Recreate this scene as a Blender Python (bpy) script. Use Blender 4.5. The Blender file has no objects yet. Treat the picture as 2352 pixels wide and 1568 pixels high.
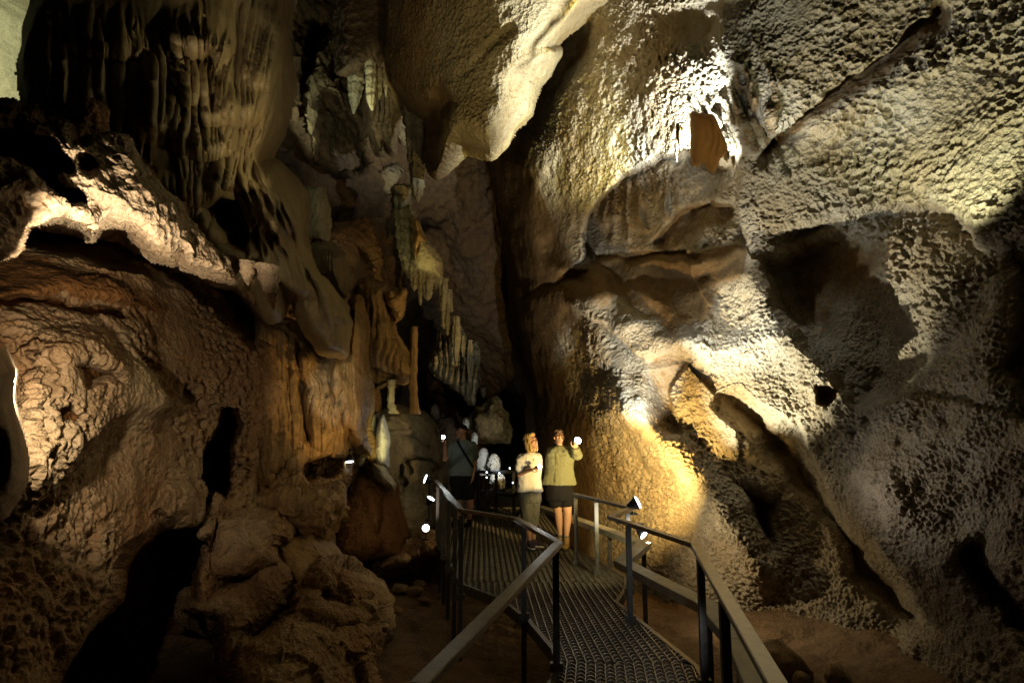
import bpy, bmesh, math, random
import numpy as np
from mathutils import Vector, Matrix
random.seed(7)
scene = bpy.context.scene
COL = scene.collection
PI = math.pi
# ------------------------------------------------------------ camera
H_CAM = 1.85
F = 1500.0                       # focal length in picture units (picture 2352 wide)
TILT = math.atan(201.0 / 1500.0)
cam_d = bpy.data.cameras.new("camera")
cam_d.sensor_width = 36.0
cam_d.lens = 36.0 * F / 2352.0
cam_d.clip_start = 0.05
cam_d.clip_end = 200.0
cam = bpy.data.objects.new("camera", cam_d)
COL.objects.link(cam)
cam.location = (0, 0, H_CAM)
cam.rotation_euler = (PI / 2 + TILT, 0, 0)
scene.camera = cam
scene.view_settings.view_transform = 'Standard'
scene.view_settings.look = 'None'
scene.view_settings.exposure = 0
scene.view_settings.gamma = 1
scene.cycles.max_bounces = 4
scene.cycles.diffuse_bounces = 2
scene.cycles.sample_clamp_indirect = 2.0
CT, ST = math.cos(TILT), math.sin(TILT)

def P(x, y, d):
    """point seen at picture position x, y at distance d along the view axis"""
    a = (x - 1176.0) / F
    b = (784.0 - y) / F
    return Vector((a * d, d * (CT - b * ST), H_CAM + d * (ST + b * CT)))

def G(x, y, z=0.0):
    """point seen at picture position x, y on the level z"""
    b = (784.0 - y) / F
    return P(x, y, (z - H_CAM) / (ST + b * CT))

def Pn(X, Y, D):
    a = (X - 1176.0) / F
    b = (784.0 - Y) / F
    return np.stack([a * D, D * (CT - b * ST), H_CAM + D * (ST + b * CT)], -1)

# ------------------------------------------------------------ noise
def _h(ix, iy, iz, s):
    n = (ix * 374761393 + iy * 668265263 + iz * 2147483647 + s * 1274126177) & 0xffffffff
    n = ((n ^ (n >> 13)) * 1274126177) & 0xffffffff
    n = ((n ^ (n >> 16)) * 2246822519) & 0xffffffff
    return ((n ^ (n >> 15)) & 0xffffff).astype(np.float32) / np.float32(0xffffff)

def vnoise(p, f=1.0, s=0):
    """smooth noise in -1..1 at the points p (n, 3)"""
    q = np.asarray(p, np.float64) * f + 100.0
    i = np.floor(q).astype(np.int64)
    t = (q - i).astype(np.float32)
    t = t * t * t * (t * (t * 6 - 15) + 10)
    x, y, z = i[..., 0], i[..., 1], i[..., 2]
    tx, ty, tz = t[..., 0], t[..., 1], t[..., 2]
    def L(a, b, w): return a + (b - a) * w
    c = [[[_h(x + a, y + b, z + e, s) for e in (0, 1)] for b in (0, 1)] for a in (0, 1)]
    r = L(L(L(c[0][0][0], c[1][0][0], tx), L(c[0][1][0], c[1][1][0], tx), ty),
          L(L(c[0][0][1], c[1][0][1], tx), L(c[0][1][1], c[1][1][1], tx), ty), tz)
    return r * 2 - 1

def fbm(p, f, o=4, s=0, g=0.5):
    r = 0; a = 1.0; n = 0
    for k in range(o):
        r = r + a * vnoise(p, f, s + k * 17); n += a
        a *= g; f *= 2.03
    return r / n

def worley(p, f, s=0):
    """distance to the nearest and the second feature point"""
    q = np.asarray(p, np.float64) * f + 100.0
    i = np.floor(q).astype(np.int64)
    t = (q - i).astype(np.float32)
    f1 = np.full(t.shape[:-1], 9.0, np.float32); f2 = f1.copy()
    for a in (-1, 0, 1):
        for b in (-1, 0, 1):
            for c in (-1, 0, 1):
                x, y, z = i[..., 0] + a, i[..., 1] + b, i[..., 2] + c
                d = ((a + _h(x, y, z, s) - t[..., 0]) ** 2 + (b + _h(x, y, z, s + 1) - t[..., 1]) ** 2
                     + (c + _h(x, y, z, s + 2) - t[..., 2]) ** 2)
                f2 = np.minimum(f2, np.maximum(f1, d))
                f1 = np.minimum(f1, d)
    return np.sqrt(f1), np.sqrt(f2)

def sstep(a, b, x):
    t = np.clip((x - a) / (b - a), 0, 1)
    return t * t * (3 - 2 * t)

# ------------------------------------------------------------ planar distance fields
def seg_dist(X, Y, pts, closed):
    pts = [np.array(p, float) for p in pts]
    n = len(pts)
    d2 = np.full(X.shape, 1e12, np.float32)
    inside = np.zeros(X.shape, bool)
    for k in range(n if closed else n - 1):
        ax, ay = pts[k]; bx, by = pts[(k + 1) % n]
        ex, ey = bx - ax, by - ay
        L = ex * ex + ey * ey + 1e-9
        t = np.clip(((X - ax) * ex + (Y - ay) * ey) / L, 0, 1)
        d2 = np.minimum(d2, (X - ax - t * ex) ** 2 + (Y - ay - t * ey) ** 2)
        if closed:
            c = ((ay > Y) != (by > Y)) & (X < (bx - ax) * (Y - ay) / (by - ay + 1e-12) + ax)
            inside ^= c
    d = np.sqrt(d2)
    return np.where(inside, d, -d) if closed else d

def tps(ctrl, X, Y):
    """smooth surface through the control points (x, y, value)"""
    c = np.array(ctrl, float)
    n = len(c)
    def k(r2): return 0.5 * r2 * np.log(r2 + 1e-9)
    xs, ys = c[:, 0] / 1000, c[:, 1] / 1000
    A = np.zeros((n + 3, n + 3))
    A[:n, :n] = k((xs[:, None] - xs) ** 2 + (ys[:, None] - ys) ** 2) + np.eye(n) * 1e-3
    A[:n, n] = 1; A[:n, n + 1] = xs; A[:n, n + 2] = ys
    A[n:, :n] = A[:n, n:].T
    if n < 3: return np.full(X.shape, c[:, 2].mean())
    w = np.linalg.lstsq(A, np.concatenate([np.log(c[:, 2]), np.zeros(3)]), rcond=None)[0]
    x, y = X / 1000, Y / 1000
    r = w[n] + w[n + 1] * x + w[n + 2] * y
    for j in range(n):
        r = r + w[j] * k((x - xs[j]) ** 2 + (y - ys[j]) ** 2)
    return np.exp(r)

# ------------------------------------------------------------ object helpers
def tag(o, label=None, cat=None, group=None, kind=None):
    if label: o["label"] = label
    if cat: o["category"] = cat
    if group: o["group"] = group
    if kind: o["kind"] = kind
    return o

def empty(name, loc=(0, 0, 0), rz=0.0):
    o = bpy.data.objects.new(name, None)
    o.location = loc
    o.rotation_euler = (0, 0, rz)
    o.empty_display_size = 0.1
    COL.objects.link(o)
    return o

def mesh_obj(name, verts, faces, mat, parent=None, smooth=True, attrs=None):
    me = bpy.data.meshes.new(name)
    me.from_pydata(verts, [], faces)
    if smooth: me.shade_smooth()
    if attrs:
        for k, v in attrs.items():
            a = me.attributes.new(k, 'FLOAT', 'POINT')
            a.data.foreach_set('value', np.asarray(v, np.float32).ravel())
    me.materials.append(mat)
    o = bpy.data.objects.new(name, me)
    COL.objects.link(o)
    if parent: o.parent = parent
    return o

def child_world(o, parent):
    """parent o while it keeps its world place (parents here are only moved and turned about z)"""
    o.parent = parent
    M = Matrix.Translation(parent.location) @ parent.rotation_euler.to_matrix().to_4x4()
    o.matrix_parent_inverse = M.inverted()

class MB:
    """collects boxes, bars and tubes into one mesh"""
    def __init__(s): s.v = []; s.f = []
    def add(s, v, f):
        k = len(s.v)
        s.v += [tuple(p) for p in v]
        s.f += [tuple(i + k for i in q) for q in f]
    def box(s, c, size, rz=0.0, bevel=0.0):
        sx, sy, sz = [a / 2 for a in size]
        ca, sa = math.cos(rz), math.sin(rz)
        v = []
        for z in (-sz, sz):
            for x, y in ((-sx, -sy), (sx, -sy), (sx, sy), (-sx, sy)):
                v.append((c[0] + x * ca - y * sa, c[1] + x * sa + y * ca, c[2] + z))
        s.add(v, [(3, 2, 1, 0), (4, 5, 6, 7), (0, 1, 5, 4), (1, 2, 6, 5), (2, 3, 7, 6), (3, 0, 4, 7)])
    def bar(s, a, b, w, h, e0=0.0, e1=0.0, up=Vector((0, 0, 1))):
        """a beam from a to b with a flat top; e0, e1 = slant of its ends (mitre)"""
        a, b = Vector(a), Vector(b)
        d = (b - a).normalized()
        side = d.cross(up).normalized()
        u = side.cross(d).normalized()
        v = []
        for p, e in ((a, e0), (b, e1)):
            for i, j in ((-1, -1), (1, -1), (1, 1), (-1, 1)):
                v.append(p + side * (i * w / 2) + u * (j * h / 2) + d * (e * i * w / 2))
        s.add(v, [(0, 3, 2, 1), (4, 5, 6, 7), (0, 1, 5, 4), (1, 2, 6, 5), (2, 3, 7, 6), (3, 0, 4, 7)])
    def tube(s, pts, rad, n=12, caps=True):
        pts = [Vector(p) for p in pts]
        rad = rad if hasattr(rad, '__len__') else [rad] * len(pts)
        v = []; f = []
        ref = Vector((0.13, 0.2, 0.97))
        t0 = (pts[1] - pts[0]).normalized()
        x = t0.cross(ref)
        if x.length < .2: x = t0.cross(Vector((1, 0, 0)))
        x.normalize()
        for i, p in enumerate(pts):
            t = (pts[min(i + 1, len(pts) - 1)] - pts[max(i - 1, 0)]).normalized()
            x = (x - t * x.dot(t)).normalized()
            y = t.cross(x)
            for k in range(n):
                a = 2 * PI * k / n
                v.append(p + (x * math.cos(a) + y * math.sin(a)) * rad[i])
        for i in range(len(pts) - 1):
            for k in range(n):
                k2 = (k + 1) % n
                f.append((i * n + k, i * n + k2, (i + 1) * n + k2, (i + 1) * n + k))
        if caps:
            f.append(tuple(range(n))[::-1])
            f.append(tuple((len(pts) - 1) * n + k for k in range(n)))
        s.add(v, f)
    def build(s, name, mat, parent=None, smooth=False, bevel=0.0):
        o = mesh_obj(name, s.v, s.f, mat, None, smooth)
        if bevel:
            bm = bmesh.new(); bm.from_mesh(o.data)
            bmesh.ops.bevel(bm, geom=bm.edges[:], offset=bevel, segments=2, affect='EDGES')
            bm.to_mesh(o.data); bm.free()
        if parent: child_world(o, parent)
        return o

# ------------------------------------------------------------ materials
def nodes_of(name):
    m = bpy.data.materials.new(name)
    m.use_nodes = True
    nt = m.node_tree
    b = nt.nodes['Principled BSDF']
    return m, nt, b

def N(nt, t, **kw):
    n = nt.nodes.new(t)
    for k, v in kw.items():
        if k in n.inputs: n.inputs[k].default_value = v
        else: setattr(n, k, v)
    return n

def ramp(nt, fac, stops):
    r = nt.nodes.new('ShaderNodeValToRGB')
    while len(r.color_ramp.elements) < len(stops): r.color_ramp.elements.new(0.5)
    for e, (p, c) in zip(r.color_ramp.elements, stops):
        e.position = p; e.color = (*c, 1) if len(c) == 3 else c
    nt.links.new(fac, r.inputs[0])
    return r

def mixc(nt, fac, a, b, mode='MIX'):
    m = nt.nodes.new('ShaderNodeMix'); m.data_type = 'RGBA'; m.blend_type = mode
    for sock, val in ((m.inputs[0], fac), (m.inputs[6], a), (m.inputs[7], b)):
        if hasattr(val, 'is_linked'): nt.links.new(val, sock)
        elif isinstance(val, (int, float)): sock.default_value = val
        else: sock.default_value = (*val, 1)
    return m.outputs[2]

def math_(nt, op, a, b=0.0):
    m = nt.nodes.new('ShaderNodeMath'); m.operation = op
    for sock, val in ((m.inputs[0], a), (m.inputs[1], b)):
        if hasattr(val, 'is_linked'): nt.links.new(val, sock)
        else: sock.default_value = val
    return m.outputs[0]

def rock_mat(name, pale, pale2, clay, clay_shade2, pits=14.0, pit_amt=0.02, streak=0.0, rough=0.85, spec=0.25, fine=60.0, fine_amt=0.004, grime=0.35):
    """limestone: attribute 'clay' blends pale stone into a brown clayey coat that also paints shade into hollows; attribute 'pit' scales the pitting"""
    m, nt, b = nodes_of(name)
    L = nt.links.new
    geo = N(nt, 'ShaderNodeNewGeometry')
    pos = geo.outputs['Position']
    at = N(nt, 'ShaderNodeAttribute', attribute_name='clay')
    ap = N(nt, 'ShaderNodeAttribute', attribute_name='pit')
    n1 = N(nt, 'ShaderNodeTexNoise', Scale=0.9, Detail=5.0, Roughness=0.6); L(pos, n1.inputs['Vector'])
    n2 = N(nt, 'ShaderNodeTexNoise', Scale=7.0, Detail=6.0, Roughness=0.65); L(pos, n2.inputs['Vector'])
    n3 = N(nt, 'ShaderNodeTexNoise', Scale=fine, Detail=4.0, Roughness=0.6); L(pos, n3.inputs['Vector'])
    c1 = mixc(nt, ramp(nt, n1.outputs[0], [(0.35, (0, 0, 0)), (0.65, (1, 1, 1))]).outputs[0], pale, pale2)
    c2 = mixc(nt, ramp(nt, n1.outputs[0], [(0.3, (0, 0, 0)), (0.7, (1, 1, 1))]).outputs[0], clay, clay_shade2)
    # the brown coat breaks up at its border
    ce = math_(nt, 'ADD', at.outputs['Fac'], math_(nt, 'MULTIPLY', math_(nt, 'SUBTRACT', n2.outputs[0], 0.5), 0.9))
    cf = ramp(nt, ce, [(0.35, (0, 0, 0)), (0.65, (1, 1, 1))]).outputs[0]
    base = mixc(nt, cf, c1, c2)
    sp = ramp(nt, n2.outputs[0], [(0.3, (1 - grime,) * 3), (0.6, (1, 1, 1))]).outputs[0]
    base = mixc(nt, 1.0, base, sp, 'MULTIPLY')
    sp3 = ramp(nt, n3.outputs[0], [(0.35, (0.72, 0.68, 0.62)), (0.6, (1, 1, 1))]).outputs[0]
    base = mixc(nt, 1.0, base, sp3, 'MULTIPLY')
    if streak:
        mp = N(nt, 'ShaderNodeMapping'); mp.inputs['Scale'].default_value = (5, 5, 0.5); L(pos, mp.inputs['Vector'])
        ns = N(nt, 'ShaderNodeTexNoise', Scale=1.6, Detail=5.0, Roughness=0.6); L(mp.outputs[0], ns.inputs['Vector'])
        st = ramp(nt, ns.outputs[0], [(0.32, (1 - streak,) * 3), (0.62, (1, 1, 1))]).outputs[0]
        base = mixc(nt, 1.0, base, st, 'MULTIPLY')
    L(base, b.inputs['Base Color'])
    b.inputs['Roughness'].default_value = rough
    b.inputs['Specular IOR Level'].default_value = spec
    # relief
    hgt = math_(nt, 'MULTIPLY', n3.outputs[0], fine_amt)
    hgt = math_(nt, 'ADD', hgt, math_(nt, 'MULTIPLY', n2.outputs[0], 0.008))
    if pit_amt:
        wn = N(nt, 'ShaderNodeTexNoise', Scale=pits * 0.5, Detail=2.0); L(pos, wn.inputs['Vector'])
        wp = N(nt, 'ShaderNodeVectorMath', operation='MULTIPLY_ADD')
        L(wn.outputs['Color'], wp.inputs[0]); wp.inputs[1].default_value = (0.35 / pits,) * 3; L(pos, wp.inputs[2])
        vo = N(nt, 'ShaderNodeTexVoronoi', Scale=pits); L(wp.outputs[0], vo.inputs['Vector'])
        v2 = N(nt, 'ShaderNodeTexVoronoi', Scale=pits * 2.3); L(wp.outputs[0], v2.inputs['Vector'])
        cup = math_(nt, 'MULTIPLY', math_(nt, 'POWER', vo.outputs['Distance'], 1.6), pit_amt)
        cup2 = math_(nt, 'MULTIPLY', math_(nt, 'POWER', v2.outputs['Distance'], 1.6), pit_amt * 0.45)
        cup = math_(nt, 'MULTIPLY', math_(nt, 'ADD', cup, cup2), ap.outputs['Fac'])
        hgt = math_(nt, 'ADD', hgt, cup)
    bp = N(nt, 'ShaderNodeBump', Strength=1.0, Distance=1.0)
    L(hgt, bp.inputs['Height']); L(bp.outputs[0], b.inputs['Normal'])
    return m

def plain(name, col, rough=0.6, metal=0.0, spec=0.4, emit=None, estr=0.0, noise=0.0, nscale=20.0, bump=0.0, bscale=200.0):
    m, nt, b = nodes_of(name)
    b.inputs['Base Color'].default_value = (*col, 1)
    b.inputs['Roughness'].default_value = rough
    b.inputs['Metallic'].default_value = metal
    b.inputs['Specular IOR Level'].default_value = spec
    geo = N(nt, 'ShaderNodeTexCoord')
    if noise:
        n = N(nt, 'ShaderNodeTexNoise', Scale=nscale, Detail=5.0, Roughness=0.6)
        nt.links.new(geo.outputs['Object'], n.inputs['Vector'])
        r = ramp(nt, n.outputs[0], [(0.3, (1 - noise,) * 3), (0.7, (1, 1, 1))]).outputs[0]
        nt.links.new(mixc(nt, 1.0, col, r, 'MULTIPLY'), b.inputs['Base Color'])
        rr = N(nt, 'ShaderNodeMapRange'); rr.inputs['To Min'].default_value = max(rough - .12, .05); rr.inputs['To Max'].default_value = min(rough + .15, 1)
        nt.links.new(n.outputs[0], rr.inputs['Value']); nt.links.new(rr.outputs[0], b.inputs['Roughness'])
    if bump:
        n = N(nt, 'ShaderNodeTexNoise', Scale=bscale, Detail=3.0)
        nt.links.new(geo.outputs['Object'], n.inputs['Vector'])
        bp = N(nt, 'ShaderNodeBump', Strength=1.0, Distance=bump)
        nt.links.new(n.outputs[0], bp.inputs['Height']); nt.links.new(bp.outputs[0], b.inputs['Normal'])
    if emit:
        b.inputs['Emission Color'].default_value = (*emit, 1)
        b.inputs['Emission Strength'].default_value = estr
    return m

# ------------------------------------------------------------ rock relief masses
class Relief:
    """a rock mass modelled over a picture window; D is its distance, relief is carved in metres"""
    def __init__(s, x0, x1, y0, y1, step, ctrl):
        s.nx = int((x1 - x0) / step) + 1; s.ny = int((y1 - y0) / step) + 1
        x = np.linspace(x0, x1, s.nx, dtype=np.float32); y = np.linspace(y0, y1, s.ny, dtype=np.float32)
        s.X, s.Y = np.meshgrid(x, y)
        s.D = tps(ctrl, s.X, s.Y).astype(np.float32) if hasattr(ctrl, '__len__') else np.full(s.X.shape, ctrl, np.float32)
        s.clay = np.zeros_like(s.D); s.pit = np.ones_like(s.D); s.off = np.zeros_like(s.D)
        s.keep = None
        # a gentle wobble so that outlines drawn with few points come out ragged
        p3 = np.stack([s.X, s.Y, s.X * 0], -1)
        s.wx = fbm(p3, 1 / 60.0, 2, 3).astype(np.float32); s.wy = fbm(p3, 1 / 60.0, 2, 9).astype(np.float32)
        s.rx = fbm(p3, 1 / 40.0, 4, 23).astype(np.float32); s.ry = fbm(p3, 1 / 40.0, 4, 29).astype(np.float32)
    def sd(s, pts, closed=True, wob=14.0):
        return seg_dist(s.X + s.wx * wob, s.Y + s.wy * wob, pts, closed)
    def poly(s, pts, dd=0.0, e=20.0, clay=None, pit=None, wob=14.0, out=0.0):
        d = s.sd(pts, True, wob)
        m = sstep(-out, e - out, d)
        s.D += dd * m
        if clay is not None: s.clay += (clay - s.clay) * m
        if pit is not None: s.pit += (pit - s.pit) * m
        return s
    def line(s, pts, dd, w, clay=None, pit=None, wob=14.0):
        d = s.sd(pts, False, wob)
        m = np.exp(-(d / w) ** 2)
        s.D += dd * m
        if clay is not None: s.clay += (clay - s.clay) * m
        if pit is not None: s.pit += (pit - s.pit) * m
        return s
    def ledge(s, pts, dd, sharp, soft, side=1, clay=None, pit=None, wob=12.0):
        """along the line the rock drops back by dd on one side (side 1 = right hand when following the line down the picture) and swells out again over soft"""
        X = s.X + s.wx * wob; Y = s.Y + s.wy * wob
        d2 = np.full(X.shape, 1e12, np.float32); sg = np.zeros(X.shape, np.float32); endf = np.ones(X.shape, np.float32)
        n = len(pts); L0 = 0.0
        tot = sum(math.dist(pts[k], pts[k + 1]) for k in range(n - 1))
        for k in range(n - 1):
            (ax, ay), (bx, by) = pts[k], pts[k + 1]
            ex, ey = bx - ax, by - ay; L = ex * ex + ey * ey + 1e-9
            t = np.clip(((X - ax) * ex + (Y - ay) * ey) / L, 0, 1)
            q = (X - ax - t * ex) ** 2 + (Y - ay - t * ey) ** 2
            m = q < d2
            d2 = np.where(m, q, d2)
            sg = np.where(m, np.sign(ex * (Y - ay) - ey * (X - ax)), sg)
            a = (L0 + t * L ** .5) / tot
            endf = np.where(m, sstep(0, .12, a) * sstep(0, .12, 1 - a), endf)
            L0 += L ** .5
        d = np.sqrt(d2) * sg * -side
        m = sstep(-sharp * .5, sharp * .5, d) * np.clip(1 - np.clip(d, 0, None) / soft, 0, 1) ** 1.5 * endf
        s.D += dd * m
        if clay is not None: s.clay += (clay - s.clay) * np.clip(m * 2.2, 0, 1)
        if pit is not None: s.pit += (pit - s.pit) * np.clip(m * 2.2, 0, 1)
        return s
    def pleat(s, pts, dd, w, wob=2.0, grow=.25, fade=.35):
        """a hanging fold that tapers in and out along its length"""
        X = s.X + s.wx * wob; Y = s.Y + s.wy * wob
        x0 = min(p[0] for p in pts) - 4 * w; x1 = max(p[0] for p in pts) + 4 * w
        c = (s.X[0] > x0) & (s.X[0] < x1)
        if not c.any(): return s
        j = slice(int(np.argmax(c)), int(len(c) - np.argmax(c[::-1])))
        X = X[:, j]; Y = Y[:, j]
        d2 = np.full(X.shape, 1e12, np.float32); par = np.zeros(X.shape, np.float32)
        tot = sum(math.dist(pts[k], pts[k + 1]) for k in range(len(pts) - 1)); L0 = 0.0
        for (ax, ay), (bx, by) in zip(pts, pts[1:]):
            ex, ey = bx - ax, by - ay; L = ex * ex + ey * ey + 1e-9
            t = np.clip(((X - ax) * ex + (Y - ay) * ey) / L, 0, 1)
            q = (X - ax - t * ex) ** 2 + (Y - ay - t * ey) ** 2
            m = q < d2; d2 = np.where(m, q, d2); par = np.where(m, (L0 + t * L ** .5) / tot, par); L0 += L ** .5
        s.D[:, j] += dd * np.exp(-d2 / (w * w)) * sstep(0, grow, par) * sstep(0, fade, 1 - par)
        return s
    def bump(s, x, y, rx, ry, dd, ang=0.0, p=2.0, clay=None, pit=None):
        ca, sa = math.cos(ang), math.sin(ang)
        u = ((s.X - x) * ca + (s.Y - y) * sa) / rx; v = (-(s.X - x) * sa + (s.Y - y) * ca) / ry
        m = np.exp(-((u * u + v * v) ** (p / 2)))
        s.D += dd * m
        if clay is not None: s.clay += (clay - s.clay) * m
        if pit is not None: s.pit += (pit - s.pit) * m
        return s
    def tier(s, x, yb, w, h, A, fr=1.5, skew=0.0):
        """an apron of flowstone: swells downwards and ends in a fringed edge at yb"""
        X = s.X; u = (X - x - skew * (yb - s.Y)) / w
        lat = np.clip(1 - u * u, 0, 1) ** 0.7
        edge = yb - (1 - np.clip(1 - u * u, 0, 1) ** 0.5) * h * 0.35 + fr * np.sin(X * 0.33 + s.wx * 8) + s.wy * fr * 2
        t = (edge - s.Y) / h
        prof = np.where(t > 0, np.clip(1 - t, 0, 1) ** 1.6 * np.clip(t * 5, 0, 1) ** 0.7, 0)
        s.D -= A * lat * prof
        return s
    def outline(s, pts, R=0.5, w=60.0, margin=30.0, wob=10.0, back=1.2):
        d = s.sd(pts, True, wob)
        d = d + s.rx * wob * .6 * np.exp(-(d / 10.0) ** 2)
        t = np.clip(1 - d / w, 0, 1)
        s.D += np.where(d > 0, R * (1 - np.sqrt(np.clip(1 - t * t, 0, 1))), R + (-d / margin) * back)
        k = d > -margin
        s.keep = k if s.keep is None else (s.keep & k)
        return s
    def pts(s): return Pn(s.X, s.Y, s.D)
    def rough(s, fn):
        """fn(points) -> height in metres along the surface normal"""
        p = s.pts()
        du = np.gradient(p, axis=1); dv = np.gradient(p, axis=0)
        n = np.cross(dv, du)
        n /= np.linalg.norm(n, axis=-1, keepdims=True) + 1e-9
        ray = p - np.array([0, 0, H_CAM]); 
        flip = np.sum(n * ray, -1) > 0
        n[flip] *= -1
        rl = ray / np.linalg.norm(ray, axis=-1, keepdims=True)
        n = n * 0.75 - rl * 0.25
        h = fn(p)
        if not hasattr(s, 'N'): s.N = 0
        s.N = s.N + n * h[..., None]
        return s
    def make(s, name, mat, parent=None):
        p = s.pts()
        if hasattr(s, 'N'): p = p + s.N
        idx = np.arange(s.nx * s.ny).reshape(s.ny, s.nx)
        a, b, c, d = idx[:-1, :-1], idx[:-1, 1:], idx[1:, 1:], idx[1:, :-1]
        q = np.stack([a, d, c, b], -1).reshape(-1, 4)
        clay, pit = s.clay.ravel(), s.pit.ravel()
        v = p.reshape(-1, 3)
        if s.keep is not None:
            kf = s.keep.ravel()
            q = q[kf[q].all(1)]
            used = np.zeros(len(v), bool); used[q.ravel()] = True
            mp = np.cumsum(used) - 1
            q = mp[q]; v = v[used]; clay = clay[used]; pit = pit[used]
        return mesh_obj(name, v, q, mat, parent, True, {'clay': clay, 'pit': pit})

def pits_h(p, f, amp, s=0, warp=0.5, sharp=1.5, aniso=(1, 1, 1)):
    q = p * np.array(aniso) + np.stack([vnoise(p, f * .6, s + 50), vnoise(p, f * .6, s + 60), vnoise(p, f * .6, s + 70)], -1) * (warp / f)
    f1, f2 = worley(q, f, s)
    return amp * (np.clip(f1, 0, 1) ** sharp - 0.45)

def crag(p, f, amp, s=0):
    """broken, hollowed rock at three scales"""
    q = p + np.stack([vnoise(p, f * 1.1, s + 5), vnoise(p, f * 1.1, s + 6), vnoise(p, f * 1.1, s + 7)], -1) * (.22 / f)
    a1, a2 = worley(q, f, s); b1, b2 = worley(q, f * 2.7, s + 3)
    return amp * ((a1 ** 1.3 - .4) * 1.1 + (b1 - .5) * .42 + fbm(p, f * 1.5, 2, s + 9) * .14 + fbm(p, f * 5, 3, s + 19) * .12)

def plates(p, f, amp, s=0):
    """broken blocky faces: every cell of a warped lattice sits at its own level and tilt"""
    q = np.asarray(p, np.float64) + np.stack([fbm(p, f * 1.5, 2, s + 5), fbm(p, f * 1.5, 2, s + 6), fbm(p, f * 1.5, 2, s + 7)], -1) * (.25 / f)
    q = q * f + 100.0
    i = np.floor(q).astype(np.int64); t = (q - i)
    best = np.full(t.shape[:-1], 9.0); out = np.zeros(t.shape[:-1])
    for a in (-1, 0, 1):
        for b in (-1, 0, 1):
            for c in (-1, 0, 1):
                x, y, z = i[..., 0] + a, i[..., 1] + b, i[..., 2] + c
                d = np.stack([a + _h(x, y, z, s) - t[..., 0], b + _h(x, y, z, s + 1) - t[..., 1], c + _h(x, y, z, s + 2) - t[..., 2]], -1)
                r = (d ** 2).sum(-1)
                lv = (_h(x, y, z, s + 3) - .5) + d[..., 0] * (_h(x, y, z, s + 4) - .5) * 1.2 + d[..., 2] * (_h(x, y, z, s + 5) - .5) * 1.2
                m = r < best; best = np.where(m, r, best); out = np.where(m, lv, out)
    return amp * out

def holes(p, f, amp, s=0, r=.42):
    """separate round-bottomed holes of mixed size"""
    a1, _ = worley(p, f, s); b1, _ = worley(p, f * 2.2, s + 5)
    k = sstep(-.2, .3, fbm(p, f * .12, 2, s + 9))
    return -amp * k * (sstep(r, r * .3, a1) + .5 * sstep(r, r * .3, b1))

def lamp(name, loc, target, power, col, angle=90, blend=0.5, size=0.05):
    l = bpy.data.lights.new(name, 'SPOT')
    l.energy = power; l.color = col; l.spot_size = math.radians(angle); l.spot_blend = blend
    l.shadow_soft_size = size
    o = bpy.data.objects.new(name, l)
    o.location = loc
    d = Vector(target) - Vector(loc)
    o.rotation_euler = d.to_track_quat('-Z', 'Y').to_euler()
    COL.objects.link(o)
    return o

def glow(name, loc, power, col, size=0.05):
    l = bpy.data.lights.new(name, 'POINT')
    l.energy = power; l.color = col; l.shadow_soft_size = size
    o = bpy.data.objects.new(name, l); o.location = loc
    COL.objects.link(o)
    return o

w = bpy.data.worlds.new("World"); scene.world = w; w.use_nodes = True
w.node_tree.nodes['Background'].inputs[0].default_value = (0.55, 0.42, 0.25, 1)
w.node_tree.nodes['Background'].inputs[1].default_value = 0.003
# ============================================================ right-hand cave wall
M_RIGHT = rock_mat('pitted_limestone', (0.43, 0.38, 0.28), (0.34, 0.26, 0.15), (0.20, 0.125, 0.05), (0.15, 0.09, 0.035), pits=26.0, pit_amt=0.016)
rw_ctrl = [(1150,1340,15),(1240,900,15),(1190,600,15),(1240,300,13.5),(1300,150,12.5),(1370,-20,11.5),(1400,1200,11.5),
 (1500,1310,9.6),(1750,1400,8.3),(2090,1520,6.3),(2352,1600,4.9),(1700,900,9.0),(1700,600,9.6),(1690,390,9.3),(1550,200,9.8),
 (1700,-20,9.0),(2352,0,6.6),(2352,500,6.0),(2352,1000,5.2),(2620,500,4.9),(2620,1200,4.3),(2100,300,7.6),(2100,800,7.3),(2000,1000,7.2),(2000,1300,6.8),
 (1850,1200,7.9),(1600,1150,9.2),(1500,800,10.2),(1350,750,12.0),(1300,1000,12.6),(1550,500,10.3),(1420,950,10.8),(2250,1350,5.6)]
rw = Relief(1090, 2600, -60, 1630, 1.8, rw_ctrl)
# block on the right, with the crevice above its brown band
G_POLY = [(2460,-120),(1500,-120),(1640,100),(1690,250),(1702,385),(1700,480),(1722,560),(1745,612),(1752,545),(1850,508),(1940,500),(2030,482),(2130,468),(2200,490),(2240,530),(2256,562),(2300,560),(2350,545),(2460,520)]
rw.ledge([(1700,330),(1702,385),(1700,480),(1722,560),(1745,612)], 0.45, 16, 200, side=-1, wob=8)
rw.ledge([(1600,-100),(1650,60),(1690,200),(1704,340)], -0.3, 60, 500, side=1, wob=30)
rw.ledge([(1745,560),(1850,508),(1940,500),(2030,482),(2130,468),(2200,490),(2240,530),(2256,562),(2310,560),(2460,520)], 0.50, 26, 190, side=-1, wob=14)
rw.ledge([(1715,372),(1770,318),(1870,235),(2000,142),(2130,42),(2170,-40)], 0.42, 10, 60, side=-1, clay=.6, pit=.3, wob=16)
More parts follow.
